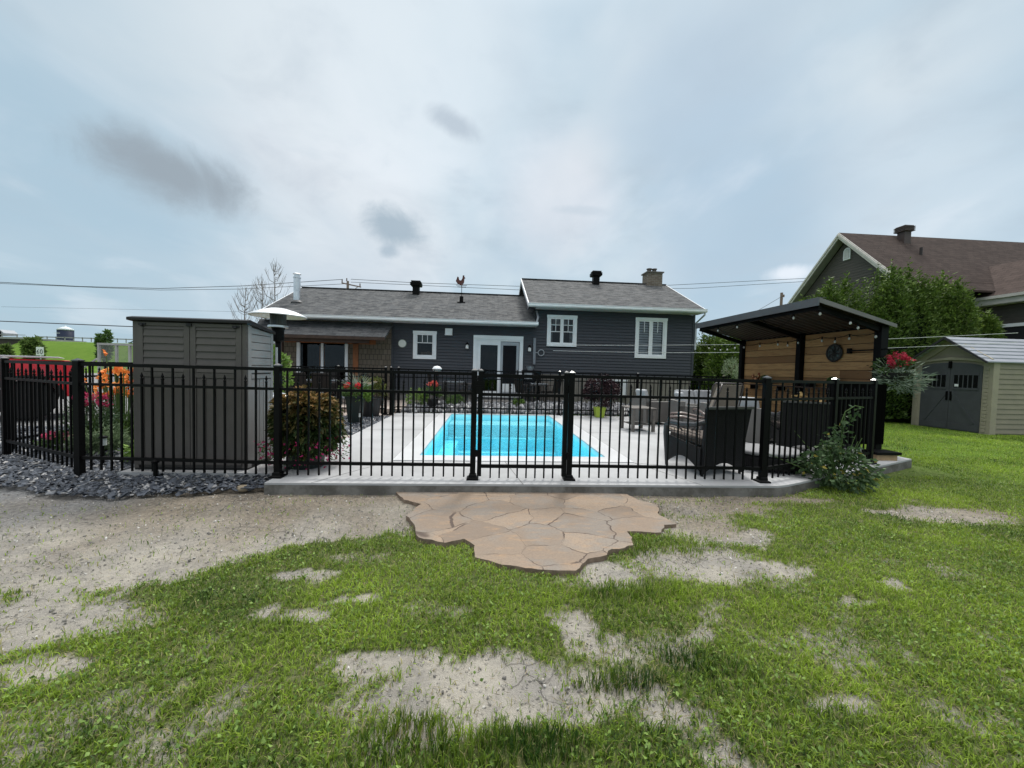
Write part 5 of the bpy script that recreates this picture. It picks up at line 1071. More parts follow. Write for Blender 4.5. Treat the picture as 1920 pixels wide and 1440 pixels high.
    # ------- grey rattan lounge set
    def rat(t, p, co, out):
        w = t.a('ShaderNodeTexWave', bands_direction='Z', i={'Vector': co, 'Scale': 22., 'Distortion': .3}); t.l.new(t.mix(w.outputs[1], (.105, .10, .095, 1), (.17, .165, .155, 1)), p.inputs['Base Color']); b = t.a('ShaderNodeBump', i={'Strength': .5, 'Distance': .008, 'Height': w.outputs[1]}); t.l.new(b.outputs[0], p.inputs['Normal'])
    rt_ = mat('grey flat rattan', (.14, .135, .13), .6, .3, fn=rat); cu = mat('light grey cushion', (.40, .415, .43), .9, .15, .06, 12)
    def sofa(nm, label, cat, loc, rz, w, group):
        t_ = thing(nm, label, cat, loc, rz, group); h = w/2
        m = MB(); m.prismx([(-.02, .0), (.06, .0), (.10, .68), (-.06, .68)], -h, h); m.build('backrest', rt_, t_, bevel=.01)
        for s in (-1, 1):
            m = MB(); m.prismx([(-.04, .58), (.0, .02), (.08, .02), (.12, .06), (.58, .06), (.62, .02), (.70, .02), (.74, .58)], s*h-(.12 if s > 0 else 0), s*h+(.12 if s < 0 else 0)); m.build('arm', rt_, t_, bevel=.01)
        m = MB(); m.box(-h+.12, h-.12, .05, .70, .06, .34); m.build('seat_base', rt_, t_, bevel=.01)
        n = 1 if w < 1 else 2; cw = (w-.26)/n
        for k in range(n):
            x = -h+.13+k*cw; m = MB(); m.box(x+.005, x+cw-.005, .12, .72, .345, .45); m.build('seat_cushion', cu, t_, bevel=.03)
            m = MB(); m.add([(x+.02, .10, .45), (x+cw-.02, .10, .45), (x+cw-.02, .22, .45), (x+.02, .22, .45), (x+.02, .0, .86), (x+cw-.02, .0, .86), (x+cw-.02, .10, .88), (x+.02, .10, .88)], [(3, 2, 1, 0), (4, 5, 6, 7), (0, 1, 5, 4), (1, 2, 6, 5), (2, 3, 7, 6), (3, 0, 4, 7)]); m.build('back_cushion', cu, t_, bevel=.035)
        return t_
    G = 'grey rattan lounge set'
    sofa('rattan_armchair', 'grey rattan armchair farthest back, beyond the slatted side table', 'armchair', (3.95, 9.62, 0), radians(-80), .74, G)
    sofa('rattan_armchair', 'grey rattan armchair with light cushions between the side table and the recliner', 'armchair', (4.42, 8.62, 0), radians(-100), .74, G)
    sofa('rattan_sofa', 'grey rattan sofa with pale back cushions behind the recliners', 'sofa', (4.95, 7.45, 0), radians(-70), 1.35, G)
    sofa('rattan_sofa', 'grey rattan sofa standing at the far end near the plank wall', 'sofa', (5.5, 9.9, 0), radians(185), 1.35, G)
    # slatted side table
    tm = mat('weathered grey brown slats', (.11, .10, .09), .6, .35, .2, 10); t_ = thing('side_table', 'grey brown slatted side table with lower shelf beside the pool', 'side table', (3.45, 8.45, 0), radians(4))
    m = MB()
    for k in range(5): m.box(-.29, .29, -.33+k*.134, -.33+k*.134+.126, .50, .522)
    m.build('tabletop', tm, t_, bevel=.004); m = MB()
    for k in range(4): m.box(-.22, .22, -.25+k*.126, -.25+k*.126+.116, .14, .158)
    m.build('shelf', tm, t_)
    for x in (-.235, .235):
        for y in (-.28, .28): m = MB(); m.box(x-.028, x+.028, y-.035, y+.035, 0, .5); m.build('leg', tm, t_, bevel=.003)
    # ottoman and low bench
    t_ = thing('ottoman', 'low round black wicker ottoman with light grey cushion near the right corner post', 'ottoman', (3.98, 5.12, 0))
    m = MB(); m.lathe([(.36, .03), (.38, .06), (.38, .19), (.36, .22)], n=32, sx=1.15); m.build('base', wk, t_); m = MB(); m.lathe([(.0005, .22), (.36, .22), (.385, .235), (.385, .26), (.36, .275), (.0005, .28)], n=32, sx=1.15); m.build('cushion', mat('ottoman cushion', (.24, .245, .25), .9, .15, .05, 12), t_, smooth=True)
    t_ = thing('low_bench', 'long low bench with a grey slate top along the foot of the plank wall', 'bench', (6.66, 8.1, 0)); m = MB(); m.box(-.28, .28, -1.5, 1.75, .30, .36); m.build('bench_top', mat('grey slate top', (.26, .265, .26), .7, .3, .12, 4), t_, bevel=.006)
    m = MB(); m.box(-.26, .28, -1.48, 1.73, .0, .30); m.build('bench_base', mat('charcoal plinth', (.025, .025, .027), .6), t_)
    am = mat('amber varnished wood', (.62, .40, .15), .35, .45, .1, 6)
    for k, (y, h, s, lb) in enumerate(((7.62, .52, .09, 'taller amber wooden lantern frame on the low bench'), (7.12, .42, .08, 'shorter amber wooden lantern frame at the near end of the low bench'))):
        t_ = thing('wooden_lantern', lb, 'lantern', (6.60, y, .36), group='amber wooden lanterns')
        for x in (-s, s):
            for yy in (-s, s): m = MB(); m.box(x-.014, x+.014, yy-.014, yy+.014, 0, h); m.build('frame_post', am, t_)
        m = MB(); m.box(-s-.02, s+.02, -s-.02, s+.02, 0, .02); m.build('base', am, t_); m = MB(); m.box(-s-.02, s+.02, -s-.02, s+.02, h, h+.02); m.lathe([(s, h+.02), (.02, h+.10)], n=4); m.build('cap', am, t_); m = MB(); m.tube([(0, 0, .02), (0, 0, .16)], .035, 10); m.build('candle', WHITE, t_)
    # ------- dark dining sets by the house
    dk = mat('dark wicker seat', (.016, .014, .013), .7, .25, .2, 20)
    def pchair(label, loc, rz, group):
        t_ = thing('patio_chair', label, 'chair', loc, rz, group); m = MB(); m.box(-.25, .25, -.23, .23, .40, .45); m.build('seat', dk, t_, bevel=.01)
        m = MB(); m.bar((0, -.23, .45), (0, -.33, .95), .48, .03, (0, 1, 0)); m.build('backrest', dk, t_)
        for s in (-1, 1):
            m = MB(); m.tube([(s*.27, -.28, .68), (s*.28, .0, .67), (s*.27, .24, .64), (s*.26, .24, .0)], .016, 6); m.build('arm', fr, t_); m = MB(); m.tube([(s*.25, -.22, .42), (s*.26, -.28, 0)], .016, 6); m.build('leg', fr, t_)
        return t_
    c0 = pchair('dark patio chair left of the porch table', (-6.05, 12.35, .10), radians(-90), 'dark patio chairs')
    for loc, rz, lb in [((-5.4, 11.75, .10), 0, 'dark patio chair in front of the porch table with its back to the pool'), ((-4.75, 11.75, .10), 0.1, 'second dark patio chair in front of the porch table, right of the first'), ((-4.15, 12.4, .10), 90, 'dark patio chair right of the porch table'), ((-5.2, 13.0, .10), 180, 'dark patio chair between the porch table and the glass door'),
                        ((-1.55, 12.95, .12), -70, 'dark patio chair left of the small table under the little window'), ((-.55, 12.75, .12), 60, 'dark patio chair just left of the patio door'), ((1.35, 12.9, .12), -60, 'dark patio chair just right of the patio door'), ((2.25, 13.2, .12), 50, 'dark patio chair by the grey skirting, right of the barbecue')]:
        copy_thing(c0, loc, radians(rz), lb)
    def table(label, loc, a, b):
        t_ = thing('patio_table', label, 'table', loc); m = MB(); m.box(-a, a, -b, b, .70, .73); m.build('tabletop', mat('glass grey top', (.20, .22, .24), .15, .6, .05, 3), t_, bevel=.005)
        m = MB(); m.box(-a, a, -b, b, .66, .698); m.build('apron', fr, t_)
        for x in (-a+.06, a-.06):
            for y in (-b+.06, b-.06): m = MB(); m.box(x-.02, x+.02, y-.02, y+.02, 0, .66); m.build('leg', fr, t_)
    table('dark dining table with pale top in front of the porch', (-5.1, 12.4, .10), .72, .42); table('small dark table under the little square window', (-1.05, 13.1, .12), .35, .35); table('small dark table between two chairs right of the patio door', (1.8, 13.0, .12), .28, .28)
    t_ = thing('barbecue_trolley', 'black wheeled barbecue trolley right of the patio door', 'barbecue', (1.62, 13.55, .12))
    m = MB(); m.box(-.32, .32, -.2, .2, .35, .40); m.box(-.32, .32, -.2, .2, .78, .82); m.build('shelf', BLACK, t_)
    for x in (-.30, .30):
        for y in (-.18, .18): m = MB(); m.box(x-.02, x+.02, y-.02, y+.02, 0, 1.12); m.build('leg', BLACK, t_)
    m = MB(); m.box(-.33, .33, -.21, .21, 1.10, 1.16); m.box(.12, .30, -.19, .19, .82, 1.1); m.build('firebox', BLACK, t_); m = MB(); m.box(-.26, .0, -.19, -.17, .86, 1.08); m.build('cloth', mat('pale grey towel', (.3, .32, .34), .9), t_)
    m = MB(); m.lathe([(.09, 0), (.14, .13), (.15, .14)], (-.05, 0, 1.16), 16); m.build('bowl', mat('brushed bowl', (.28, .3, .32), .4), t_)
    t_ = thing('globe_lamp', 'white globe garden lamp on a short black post below the small window', 'garden lamp', (-1.52, 12.2, .1)); m = MB(); m.tube([(0, 0, 0), (0, 0, 1.08)], .025, 8); m.build('lamp_post', BLACK, t_); m = MB(); m.lathe([(.10, 0), (.15, .03), (.145, .09), (.09, .15), (.0005, .17)], (0, 0, 1.08), 20); m.build('lamp_shade', WHITE, t_, smooth=True)
furniture()
# patio paving in front of the house
def pav(t, p, co, out):
    br = t.a('ShaderNodeTexBrick', i={'Vector': co, 'Color1': (.34, .27, .23, 1), 'Color2': (.42, .37, .33, 1), 'Mortar': (.25, .22, .2, 1), 'Scale': 1., 'Mortar Size': .008, 'Brick Width': .4, 'Row Height': .2}); n = t.noise(co, 1.2, 4); t.l.new(t.mix(t.m('MULTIPLY', n, .5), br.outputs[0], (.36, .34, .32, 1)), p.inputs['Base Color'])
m = MB(); m.prism([(-9.5, 11.05), (-2.4, 11.05), (-2.3, 11.9), (-1.4, 12.6), (.5, 12.5), (2.6, 13.35), (2.6, 13.99), (-9.5, 13.99)], -.1, .098); m.build('patio', mat('pink grey pavers', (.4, .35, .3), .8, .2, fn=pav), kind='structure')
m = MB(); m.prism([(-7.6, 7.9), (-2.46, 7.9), (-2.46, 11.04), (-7.6, 11.04)], -.1, -.028); m.build('side_terrace', mat('pink grey pavers', (.4, .35, .3)), kind='structure')
# ------------------------------------------------------------ plants
def crown(name, c, R, n, nl, lr, seed, L, Wd, m, parent, lower=-.3, droop=0., outer=.9, stretch=None):
    P, D, tone = lobes(c, R, n, nl, lr, seed, lower, outer)
    if stretch is not None: D = D+np.array(stretch)
    g = np.random.default_rng(seed+1)
    return leaves(name, P, D, L*(.6+.7*g.random(n)), Wd*(.6+.7*g.random(n)), tone, m, parent, droop=droop)
def flowers(name, P, rad, m, parent, seed=1, petals=5, up=.5):
    """small open flowers: petals round each centre"""
    g = np.random.default_rng(seed); n = len(P); P = np.repeat(np.asarray(P, float), petals, 0); ax = unit(g.normal(size=(n, 3))*.6+np.array([0, -.7, up])); ax = np.repeat(ax, petals, 0)
    t1 = unit(np.cross(ax, np.array([.3, .2, 1.]))); t2 = np.cross(ax, t1); a = np.tile(np.arange(petals)*2*pi/petals, n)[:, None]; D = t1*np.cos(a)+t2*np.sin(a)+ax*.35
    return leaves(name, P, D, rad*(.8+.4*g.random(len(P))), rad*.75, np.repeat(g.random(n), petals), m, parent, fold=.1)
def stems(mb, base, tips, r=.006):
    for t in tips: b = Vector(base); q = Vector(t); mb.tube([b, b.lerp(q, .5)+Vector((0, 0, .04)), q], [r, r*.8, r*.4], 5)
COL_ = leafmat('coleus leaves', (.030, .058, .014), (.17, .10, .035), (.50, .30, .12), .5)
MAG = leafmat('magenta petals', (.35, .01, .08), (.62, .03, .22), None, .5); RED = leafmat('red petals', (.5, .02, .03), (.75, .06, .08)); ORG = leafmat('orange petals', (.72, .16, .03), (.85, .36, .08)); PINK = leafmat('pink petals', (.62, .06, .16), (.80, .22, .34))
POT = mat('dark green pot', (.012, .020, .019), .35, .45, .1, 5); POTB = mat('black pot', (.015, .015, .016), .4, .4)
def coleus():
    r = thing('coleus_planter', 'large bronze and green coleus mound with magenta petunias in a dark pot behind the fence', 'potted plant', (-2.25, 5.02, 0))
    m = MB(); m.lathe([(.20, 0), (.25, .30), (.27, .34), (.25, .35), (.24, .30)], n=24); m.build('pot', POT, r)
    n = 5600; g = np.random.default_rng(3); c = np.array([0, 0, .54]); d = unit(g.normal(size=(n, 3))); d = d[d[:, 2] > -.8]; n = len(d); lum = fbm(d[:, 0]*1.0+3, d[:, 2]*1.0+d[:, 1], 2.6, 3, 15); R = np.array([.345, .32, .375])*(.55+.30*g.random((n, 1))+.55*lum[:, None])
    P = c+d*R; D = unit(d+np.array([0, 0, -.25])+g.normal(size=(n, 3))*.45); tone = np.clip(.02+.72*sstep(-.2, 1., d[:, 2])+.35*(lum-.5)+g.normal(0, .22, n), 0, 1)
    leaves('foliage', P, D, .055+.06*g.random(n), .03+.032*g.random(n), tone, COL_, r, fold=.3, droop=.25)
    m = MB(); m.ball((0, 0, .52), .25, 12, 8, (1, 1, 1.2)); m.build('dark_core', mat('dark core green', (.010, .018, .008), .95, .05, .4, 6, bump=1., bscale=12), r, smooth=True)  # solid near-black ball; shade inside the mound is put into its colour
    n = 900; a = g.uniform(0, 2*pi, n); rr = .24+.26*g.random(n); P = np.stack([rr*np.cos(a), rr*np.sin(a), .10+.28*g.random(n)], 1); leaves('trailing_foliage', P, np.stack([np.cos(a), np.sin(a), -.6*g.random(n)], 1), .03, .018, g.random(n)*.6, LG1, r)
    n = 190; a = g.uniform(0, 2*pi, n); rr = .32+.24*g.random(n)**1.4; P = np.stack([rr*np.cos(a), rr*np.sin(a)*.9, .04+.36*g.random(n)**1.2], 1); flowers('petunia_flowers', P, .024, MAG, r, 5)
coleus()
def pots():
    r = thing('flower_pot', 'tall dark green tapered pot with red geraniums, spiky grass and lime leaves on the slate', 'potted plant', (-2.93, 8.92, 0), group='pots left of the pool'); m = MB(); m.lathe([(.17, 0), (.235, .56), (.25, .57), (.25, .60), (.22, .60)], n=4); m.rot(pi/4); m.build('pot', POT, r, bevel=.01)
    crown('foliage', (0, 0, .70), (.30, .28, .17), 1500, 22, .12, 21, .05, .032, LG1, r); crown('lime_leaves', (.22, -.08, .58), (.14, .14, .17), 500, 10, .08, 22, .055, .045, LG2, r)
    g = np.random.default_rng(4); P = np.concatenate([unit(g.normal(size=(60, 3)))*.07+np.array([-.13, -.12, .83]), unit(g.normal(size=(45, 3)))*.06+np.array([.10, -.14, .84])]); flowers('red_blossoms', P, .028, RED, r, 6)
    n = 42; a = g.uniform(0, 2*pi, n); el = g.uniform(.5, 1.4, n); D = np.stack([np.cos(a)*np.cos(el), np.sin(a)*np.cos(el), np.sin(el)], 1); leaves('spike_leaves', np.tile([[0.04, 0, .72]], (n, 1)), D, .42+.16*g.random(n), .016, g.random(n), SILVER, r, fold=.15, droop=.06)
    r = thing('flower_pot', 'wide black pot of yellow green foliage beside the far fence corner', 'potted plant', (-2.92, 10.05, -.02), group='pots left of the pool'); m = MB(); m.lathe([(.20, 0), (.27, .48), (.29, .50), (.27, .52)], n=22); m.build('pot', POTB, r); crown('foliage', (0, 0, .68), (.36, .32, .30), 2200, 30, .14, 25, .055, .035, leafmat('yellow green leaves', (.05, .07, .015), (.17, .18, .05), (.5, .46, .14)), r)
    P, D, t = lobes((0, 0, .88), (.26, .24, .1), 60, 8, .08, 27); flowers('pale_blossoms', P, .03, leafmat('pale pink petals', (.55, .40, .32), (.70, .62, .45)), r, 7)
    r = thing('flower_pot', 'lime green pot with dark purple foliage at the far side of the pool', 'potted plant', (3.26, 10.72, 0)); m = MB(); m.lathe([(.15, 0), (.195, .25), (.215, .255), (.215, .29), (.19, .29)], n=4); m.rot(pi/4); m.build('pot', mat('lime green pot', (.38, .50, .06), .4, .4, .05, 4), r, bevel=.01)
    crown('foliage', (0, 0, .72), (.42, .38, .42), 2600, 26, .18, 28, .085, .04, leafmat('dark purple leaves', (.012, .006, .010), (.05, .022, .026), (.09, .05, .04)), r, droop=.3, lower=-.7)
    r = thing('flower_pot', 'small pot of coral red begonias on the rocks behind the far fence', 'potted plant', (-1.55, 11.6, .10)); m = MB(); m.lathe([(.12, 0), (.17, .26), (.16, .27)], n=18); m.build('pot', POTB, r); crown('foliage', (0, 0, .42), (.26, .22, .2), 900, 14, .1, 33, .05, .035, LG1, r)
    P, D, t = lobes((.03, -.05, .66), (.2, .12, .13), 110, 10, .06, 34); flowers('red_blossoms', P, .035, leafmat('coral petals', (.55, .06, .05), (.75, .22, .17)), r, 8)
    for x, y, z, s, lb, mm in [(-2.0, 11.9, .05, .30, 'bright green clump left of the coral begonias on the rocks', LG2), (-.95, 12.0, .05, .24, 'dark green clump right of the coral begonias on the rocks', LG1), (1.05, 12.1, .08, .16, 'small lime clump on the rocks in front of the patio door', LG2)]:
        r = thing('garden_plant', lb, 'plant', (x, y, z), group='plants in the rock bed'); crown('foliage', (0, 0, s*.8), (s, s, s*.9), 900, 14, s*.5, int(90+x*3), .06, .035, mm, r)
    for x, y, lb in [(-2.62, 8.3, 'solar path light beside the dark green flower pot'), (-4.78, 5.15, 'solar path light in the slate between the corner post and the cabinet'), (-4.3, 4.55, None)][:2]:
        r = thing('path_light', lb, 'garden light', (x, y, -.03), group='solar path lights'); m = MB(); m.tube([(0, 0, 0), (0, 0, .24)], .009, 6); m.build('stake', BLACK, r); m = MB(); m.tube([(0, 0, .24), (0, 0, .33)], .032, 10); m.build('lens', mat('frosted lens', (.55, .58, .58), .3), r); m = MB(); m.lathe([(.045, .33), (.04, .35), (.01, .36)], n=12); m.build('lamp_cap', BLACK, r)
pots()
def leftbed():
    g = np.random.default_rng(12)
    r = thing('daylily_clump', 'tall clump of orange daylilies left of the grey cabinet', 'flowers', (-5.70, 6.45, -.08)); n = 420; a = g.uniform(0, 2*pi, n); el = g.uniform(.75, 1.45, n); D = np.stack([np.cos(a)*np.cos(el), np.sin(a)*np.cos(el), np.sin(el)], 1); B = np.stack([g.normal(0, .2, n), g.normal(0, .14, n), np.zeros(n)], 1)
    leaves('strap_leaves', B, D, .55+.3*g.random(n), .030, g.random(n), leafmat('lily leaves', (.05, .10, .025), (.17, .27, .07)), r, fold=.2, droop=.25)
    n = 46; F = np.stack([g.normal(-.0, .24, n), g.normal(-.05, .18, n), .78+.46*g.random(n)], 1); F[0] = (-.14, -.1, 1.48); m = MB()
    for q in F: m.tube([(q[0]*.4, q[1]*.4, 0), (q[0]*.8, q[1]*.8, q[2]*.6), tuple(q)], .006, 4)
    m.build('flower_stalks', GREENSTEM, r); flowers('lily_blossoms', F, .075, ORG, r, 9, 6, .7)
    r = thing('phlox_clump', 'clump of dark pink phlox with green leaves beside the left corner post', 'flowers', (-5.62, 5.95, -.08)); crown('foliage', (-.05, 0, .40), (.30, .22, .38), 1500, 26, .16, 41, .07, .022, leafmat('phlox leaves', (.03, .06, .025), (.13, .19, .11)), r, lower=-.8)
    m = MB(); stems(m, (0, 0, 0), [(g.normal(0, .2), g.normal(0, .12), .6+.25*g.random()) for _ in range(24)]); m.build('stalks', GREENSTEM, r); P, D, t = lobes((-.05, -.05, .76), (.30, .2, .18), 230, 16, .07, 42); flowers('phlox_blossoms', P, .022, leafmat('dark pink petals', (.22, .01, .04), (.60, .06, .17)), r, 10)
    r = thing('geranium_clump', 'low pink geranium clump behind the far left fence run', 'flowers', (-6.0, 5.85, -.08)); crown('foliage', (0, 0, .14), (.22, .15, .13), 500, 14, .1, 43, .05, .035, LG1, r); P, D, t = lobes((0.0, -.05, .24), (.18, .12, .09), 70, 12, .06, 44); flowers('pink_blossoms', P, .024, PINK, r, 11)
    r = thing('garden_plant', 'small bright lime plant on the slate at the left foot of the grey cabinet', 'plant', (-4.42, 5.30, -.08)); crown('foliage', (0, 0, .16), (.17, .15, .14), 330, 10, .09, 45, .085, .026, LG2, r)
    r = thing('garden_plant', 'low grey green leafy plants under the daylilies', 'plant', (-5.2, 5.6, -.08)); crown('foliage', (0, 0, .22), (.34, .2, .2), 1300, 18, .14, 46, .08, .024, leafmat('grey green leaves', (.05, .085, .045), (.20, .27, .14)), r)
    r = thing('shrub', 'light green leafy shrub behind the patio heater', 'shrub', (-4.5, 8.2, -.03)); m = MB(); stems(m, (0, 0, 0), [(g.normal(0, .3), g.normal(0, .2), .8+.6*g.random()) for _ in range(10)], .012); m.build('branches', STEM, r); crown('foliage', (.05, 0, .85), (.52, .42, .80), 3000, 34, .2, 47, .075, .05, LG2, r, lower=-.8)
leftbed()
def rose():
    r = thing('rose_bush', 'straggly dark green rose bush in front of the right fence corner', 'shrub', (4.55, 4.60, -.14)); g = np.random.default_rng(31)
    m = MB(); tips = [(g.normal(-.0, .34), g.normal(0, .2), .25+.45*g.random()) for _ in range(20)]+[(.05, 0, .98), (.02, 0, .86), (.25, 0, .62), (-.5, 0, .45)]; stems(m, (0, 0, 0), tips, .008); m.tube([(.0, 0, .85), (.05, 0, 1.0), (.18, 0, 1.08), (.30, 0, 1.06)], .005, 5); m.build('branches', GREENSTEM, r)
    P1, D1, t1 = lobes((0, 0, .20), (.38, .28, .27), 1150, 34, .15, 50, -.6); P2, D2, t2 = lobes((-.0, 0, .52), (.19, .15, .27), 400, 20, .12, 51, -.6); P3, D3, t3 = lobes((-.36, 0, .34), (.16, .12, .10), 180, 8, .1, 52); n = 40
    P4 = np.array([[.0, 0, .80]])+np.array([[.25, 0, .25]])*g.random((n, 1))**1.5+g.normal(0, .025, (n, 3)); P = np.concatenate([P1, P2, P3, P4]); D = np.concatenate([D1, D2, D3, g.normal(size=(n, 3))]); t = np.concatenate([t1, t2, t3, g.random(n)*.7]); D[:, 2] *= .6
    t = np.where(g.random(len(t)) < .97, t*.8, 1.); leaves('foliage', P, D, .045+.03*g.random(len(P)), .030+.018*g.random(len(P)), t, LG3, r, fold=.15, droop=.2)
rose()
def tree(nm, label, cat, loc, H, R, n, nl, lr, L, Wd, m, seed, trunk=.08, z0=.25, group=None, lean=0., shape='round', stretch=None, limbs=7):
    r = thing(nm, label, cat, loc, 0, group); g = np.random.default_rng(seed); t = MB(); top = H*(.92 if shape == 'cone' else .72)
    t.tube([(0, 0, -.1), (g.normal(0, .03), g.normal(0, .03), top*.4), (g.normal(0, .06), g.normal(0, .06), top*.75), (0, 0, top)], [trunk, trunk*.8, trunk*.5, trunk*.12], 8)
    for k in range(limbs):
        a = g.uniform(0, 2*pi); zb = H*(z0+.45*g.random()); q = (R*.75*cos(a), R*.75*sin(a), min(H*.95, zb+H*.2)); t.tube([(0, 0, zb), (q[0]*.5, q[1]*.5, (zb+q[2])/2+.05), q], [trunk*.4, trunk*.28, trunk*.08], 6)
    t.build('trunk', STEM, r)
    x0_ = loc[0]
    if shape == 'cone':      # cedar: tapered column of upright sprays
        nl_ = 6; la = g.uniform(0, 2*pi, nl_); ld = R*g.uniform(.25, .62, nl_); lh = g.uniform(.78, 1.0, nl_); lr_ = R*g.uniform(.48, .66, nl_); ld[0] = 0; lh[0] = 1.0; lr_[0] = R*.80
        q = g.integers(0, nl_, n); hz = g.random(n)**.85; nb = 90; ba = g.uniform(0, 2*pi, nb); bz = g.random(nb); k = g.integers(0, nb, n); mixm = g.random(n) < .7
        a = np.where(mixm, ba[k]+g.normal(0, .2, n), g.uniform(0, 2*pi, n)); hz = np.where(mixm, np.clip(bz[k]+g.normal(0, .05, n), 0, 1), hz); prof = (1-hz**3.0)**.62*(.72+.28*np.sin(np.clip(hz*2.2, 0, 1.57)))
        rr = lr_[q]*prof*(.62+.46*g.random(n)**.7*np.where(mixm, .55+.9*np.modf(ba[k]*7.3)[0], .8)); hh_ = H*lh[q]*(1+.04*g.normal(size=n)*(hz > .85))
        P = np.stack([ld[q]*np.cos(la[q])+rr*np.cos(a), ld[q]*np.sin(la[q])+rr*np.sin(a), hh_*(z0*.5+(1-z0*.5)*hz)], 1); D = np.stack([np.cos(a)*.75, np.sin(a)*.75, .65+0*a], 1)+g.normal(size=(n, 3))*.5
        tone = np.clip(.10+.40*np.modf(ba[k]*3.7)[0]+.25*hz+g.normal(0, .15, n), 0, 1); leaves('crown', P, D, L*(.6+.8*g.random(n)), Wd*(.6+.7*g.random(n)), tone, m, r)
        c = MB(); c.lathe([(max(.02, R*.74*(1-min(.999, h_)**2.2)**.7), .86*H*(z0*.5+(1-z0*.5)*h_)) for h_ in [i/10 for i in range(11)]], n=14); c.build('crown_core', mat('dark core green', (.010, .018, .008), .95, .05, .4, 6, bump=1., bscale=12), r, smooth=True)  # solid filler core, its near-black colour stands for shade between the sprays
    else: crown('crown', (0, 0, H*(.5+z0*.5)), (R, R, H*(1-z0)*.5), n, nl, lr, seed+7, L, Wd, m, r, lower=-.8, stretch=stretch)
    return r
def trees():
    G = 'cedar row behind the shelter and shed'
    for k, (x, y, H, R, lb) in enumerate([(11.55, 12.9, 4.15, 1.2, 'bushy cedar at the left of the row, above the shelter roof'), (12.45, 12.7, 4.62, 1.25, 'cedar second from the left, above the hanging basket'), (13.45, 12.6, 4.95, 1.3, 'tallest cedar in the middle of the row, left above the shed'),
            (14.55, 12.5, 5.05, 1.4, 'broad cedar directly above the shed ridge'), (15.75, 12.4, 4.85, 1.25, 'shorter cedar behind the shed roof'), (16.65, 12.2, 3.85, .95, 'lowest cedar at the right end, touching the neighbouring window')]):
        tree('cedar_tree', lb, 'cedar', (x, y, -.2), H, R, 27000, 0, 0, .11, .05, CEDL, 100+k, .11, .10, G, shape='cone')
    G = 'dark cedars beyond the house corner'
    for k, (x, y, H, R, lb) in enumerate([(9.0, 17.5, 3.35, 1.0, 'dark cedar just right of the house corner'), (10.4, 17.2, 3.55, 1.1, 'dark cedar under the left tip of the shelter roof'), (11.7, 16.9, 3.4, 1.1, 'dark cedar seen behind the variegated willow'), (9.3, 13.9, 2.9, 1.0, 'dark cedar behind the plank wall'), (10.35, 13.4, 3.5, 1.0, 'dark cedar behind the right half of the shelter')]):
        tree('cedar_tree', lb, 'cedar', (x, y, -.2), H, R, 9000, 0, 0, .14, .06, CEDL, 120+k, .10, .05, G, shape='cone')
    # variegated willow standard and hanging basket
    r = tree('dappled_willow', 'small standard willow with white variegated leaves left of the plank wall', 'tree', (7.55, 11.3, -.1), 1.95, .24, 1100, 20, .12, .075, .014, leafmat('variegated willow leaves', (.12, .18, .09), (.36, .44, .28), (.6, .5, .42)), 140, .022, .62, stretch=(0, 0, .5), limbs=5)
    def basket(label, loc, s, parts):
        r = thing('hanging_basket', label, 'hanging basket', loc); m = MB(); m.lathe([(.06*s, -.17), (.16*s, -.08), (.19*s, .0), (.18*s, .0)], n=18); m.build('basket', POTB, r)
        m = MB()
        for a in (0, 2.1, 4.2): m.tube([(.18*s*cos(a), .18*s*sin(a), 0), (0, 0, .42)], .004, 4)
        m.build('hanger', BLACK, r); g = np.random.default_rng(61)
        P, D, t = lobes((.05, 0, -.10), (.24*s, .24*s, .22*s), 800, 30, .13, 62, -.8); D = D*np.array([1, 1, .6])+np.array([0, 0, .15]); leaves('silver_foliage', P, D, .085+.06*g.random(len(P)), .017, t, leafmat('grey green trailing leaves', (.07, .11, .075), (.27, .34, .25)), r, fold=.1)
        P, D, t = lobes((-.05, -.07, .16), (.19*s, .17*s, .16*s), 230, 14, .06, 63, -.5); flowers('red_blossoms', P, .026, leafmat('crimson petals', (.30, .01, .03), (.60, .05, .10)), r, 12); crown('green_leaves', (0, 0, .08), (.22*s, .2*s, .18*s), 500, 10, .08, 64, .05, .03, LG1, r)
    basket('hanging basket of red flowers and silver trailing foliage at the right end of the shelter', (6.98, 6.10, 1.40), 1.15, 0)
    
    # garden beyond, left
    G = 'bare poplars left of the house'
    for k, (x, y, H, lb) in enumerate([(-12.9, 24.5, 7.3, 'tallest bare slender tree just left of the house flue'), (-13.9, 25, 6.6, 'middle bare slender tree behind the patio heater hood'), (-14.9, 25, 5.9, 'lowest bare bushy tree left of the patio heater')]):
        r = thing('bare_tree', lb, 'bare tree', (x, y, 0), 0, G); g = random.Random(70+k); m = MB(); m.tube([(0, 0, 0), (g.uniform(-.1, .1), 0, H*.5), (g.uniform(-.15, .15), 0, H)], [.09, .045, .008], 6); m.build('trunk', mat('pale bark', (.20, .18, .165), .9), r); m = MB()
        for q in range(34):
            zb = H*g.uniform(.45, .95); a = g.uniform(0, 2*pi); l = (H-zb)*.5+.35; d = Vector((cos(a)*.45, sin(a)*.45, 1)).normalized(); p0 = Vector((0, 0, zb)); p1 = p0+Vector((cos(a), sin(a), .5))*l*.3; p2 = p1+d*l*.8; m.tube([p0, p1, p2], [.018, .013, .004], 4)
            for s in range(2): b = p1.lerp(p2, g.uniform(.1, .8)); m.tube([b, b+Vector((g.uniform(-.2, .2), g.uniform(-.2, .2), g.uniform(.2, .45)))], [.007, .003], 4)
        m.build('twigs', mat('pale bark', (.20, .18, .165), .9), r)
    tree('distant_tree', 'feathery dark green tree left of the greenhouse frame', 'tree', (-43.3, 47, 0), 4.9, .62, 800, 26, .3, .42, .22, LG1, 150, .16, .1)
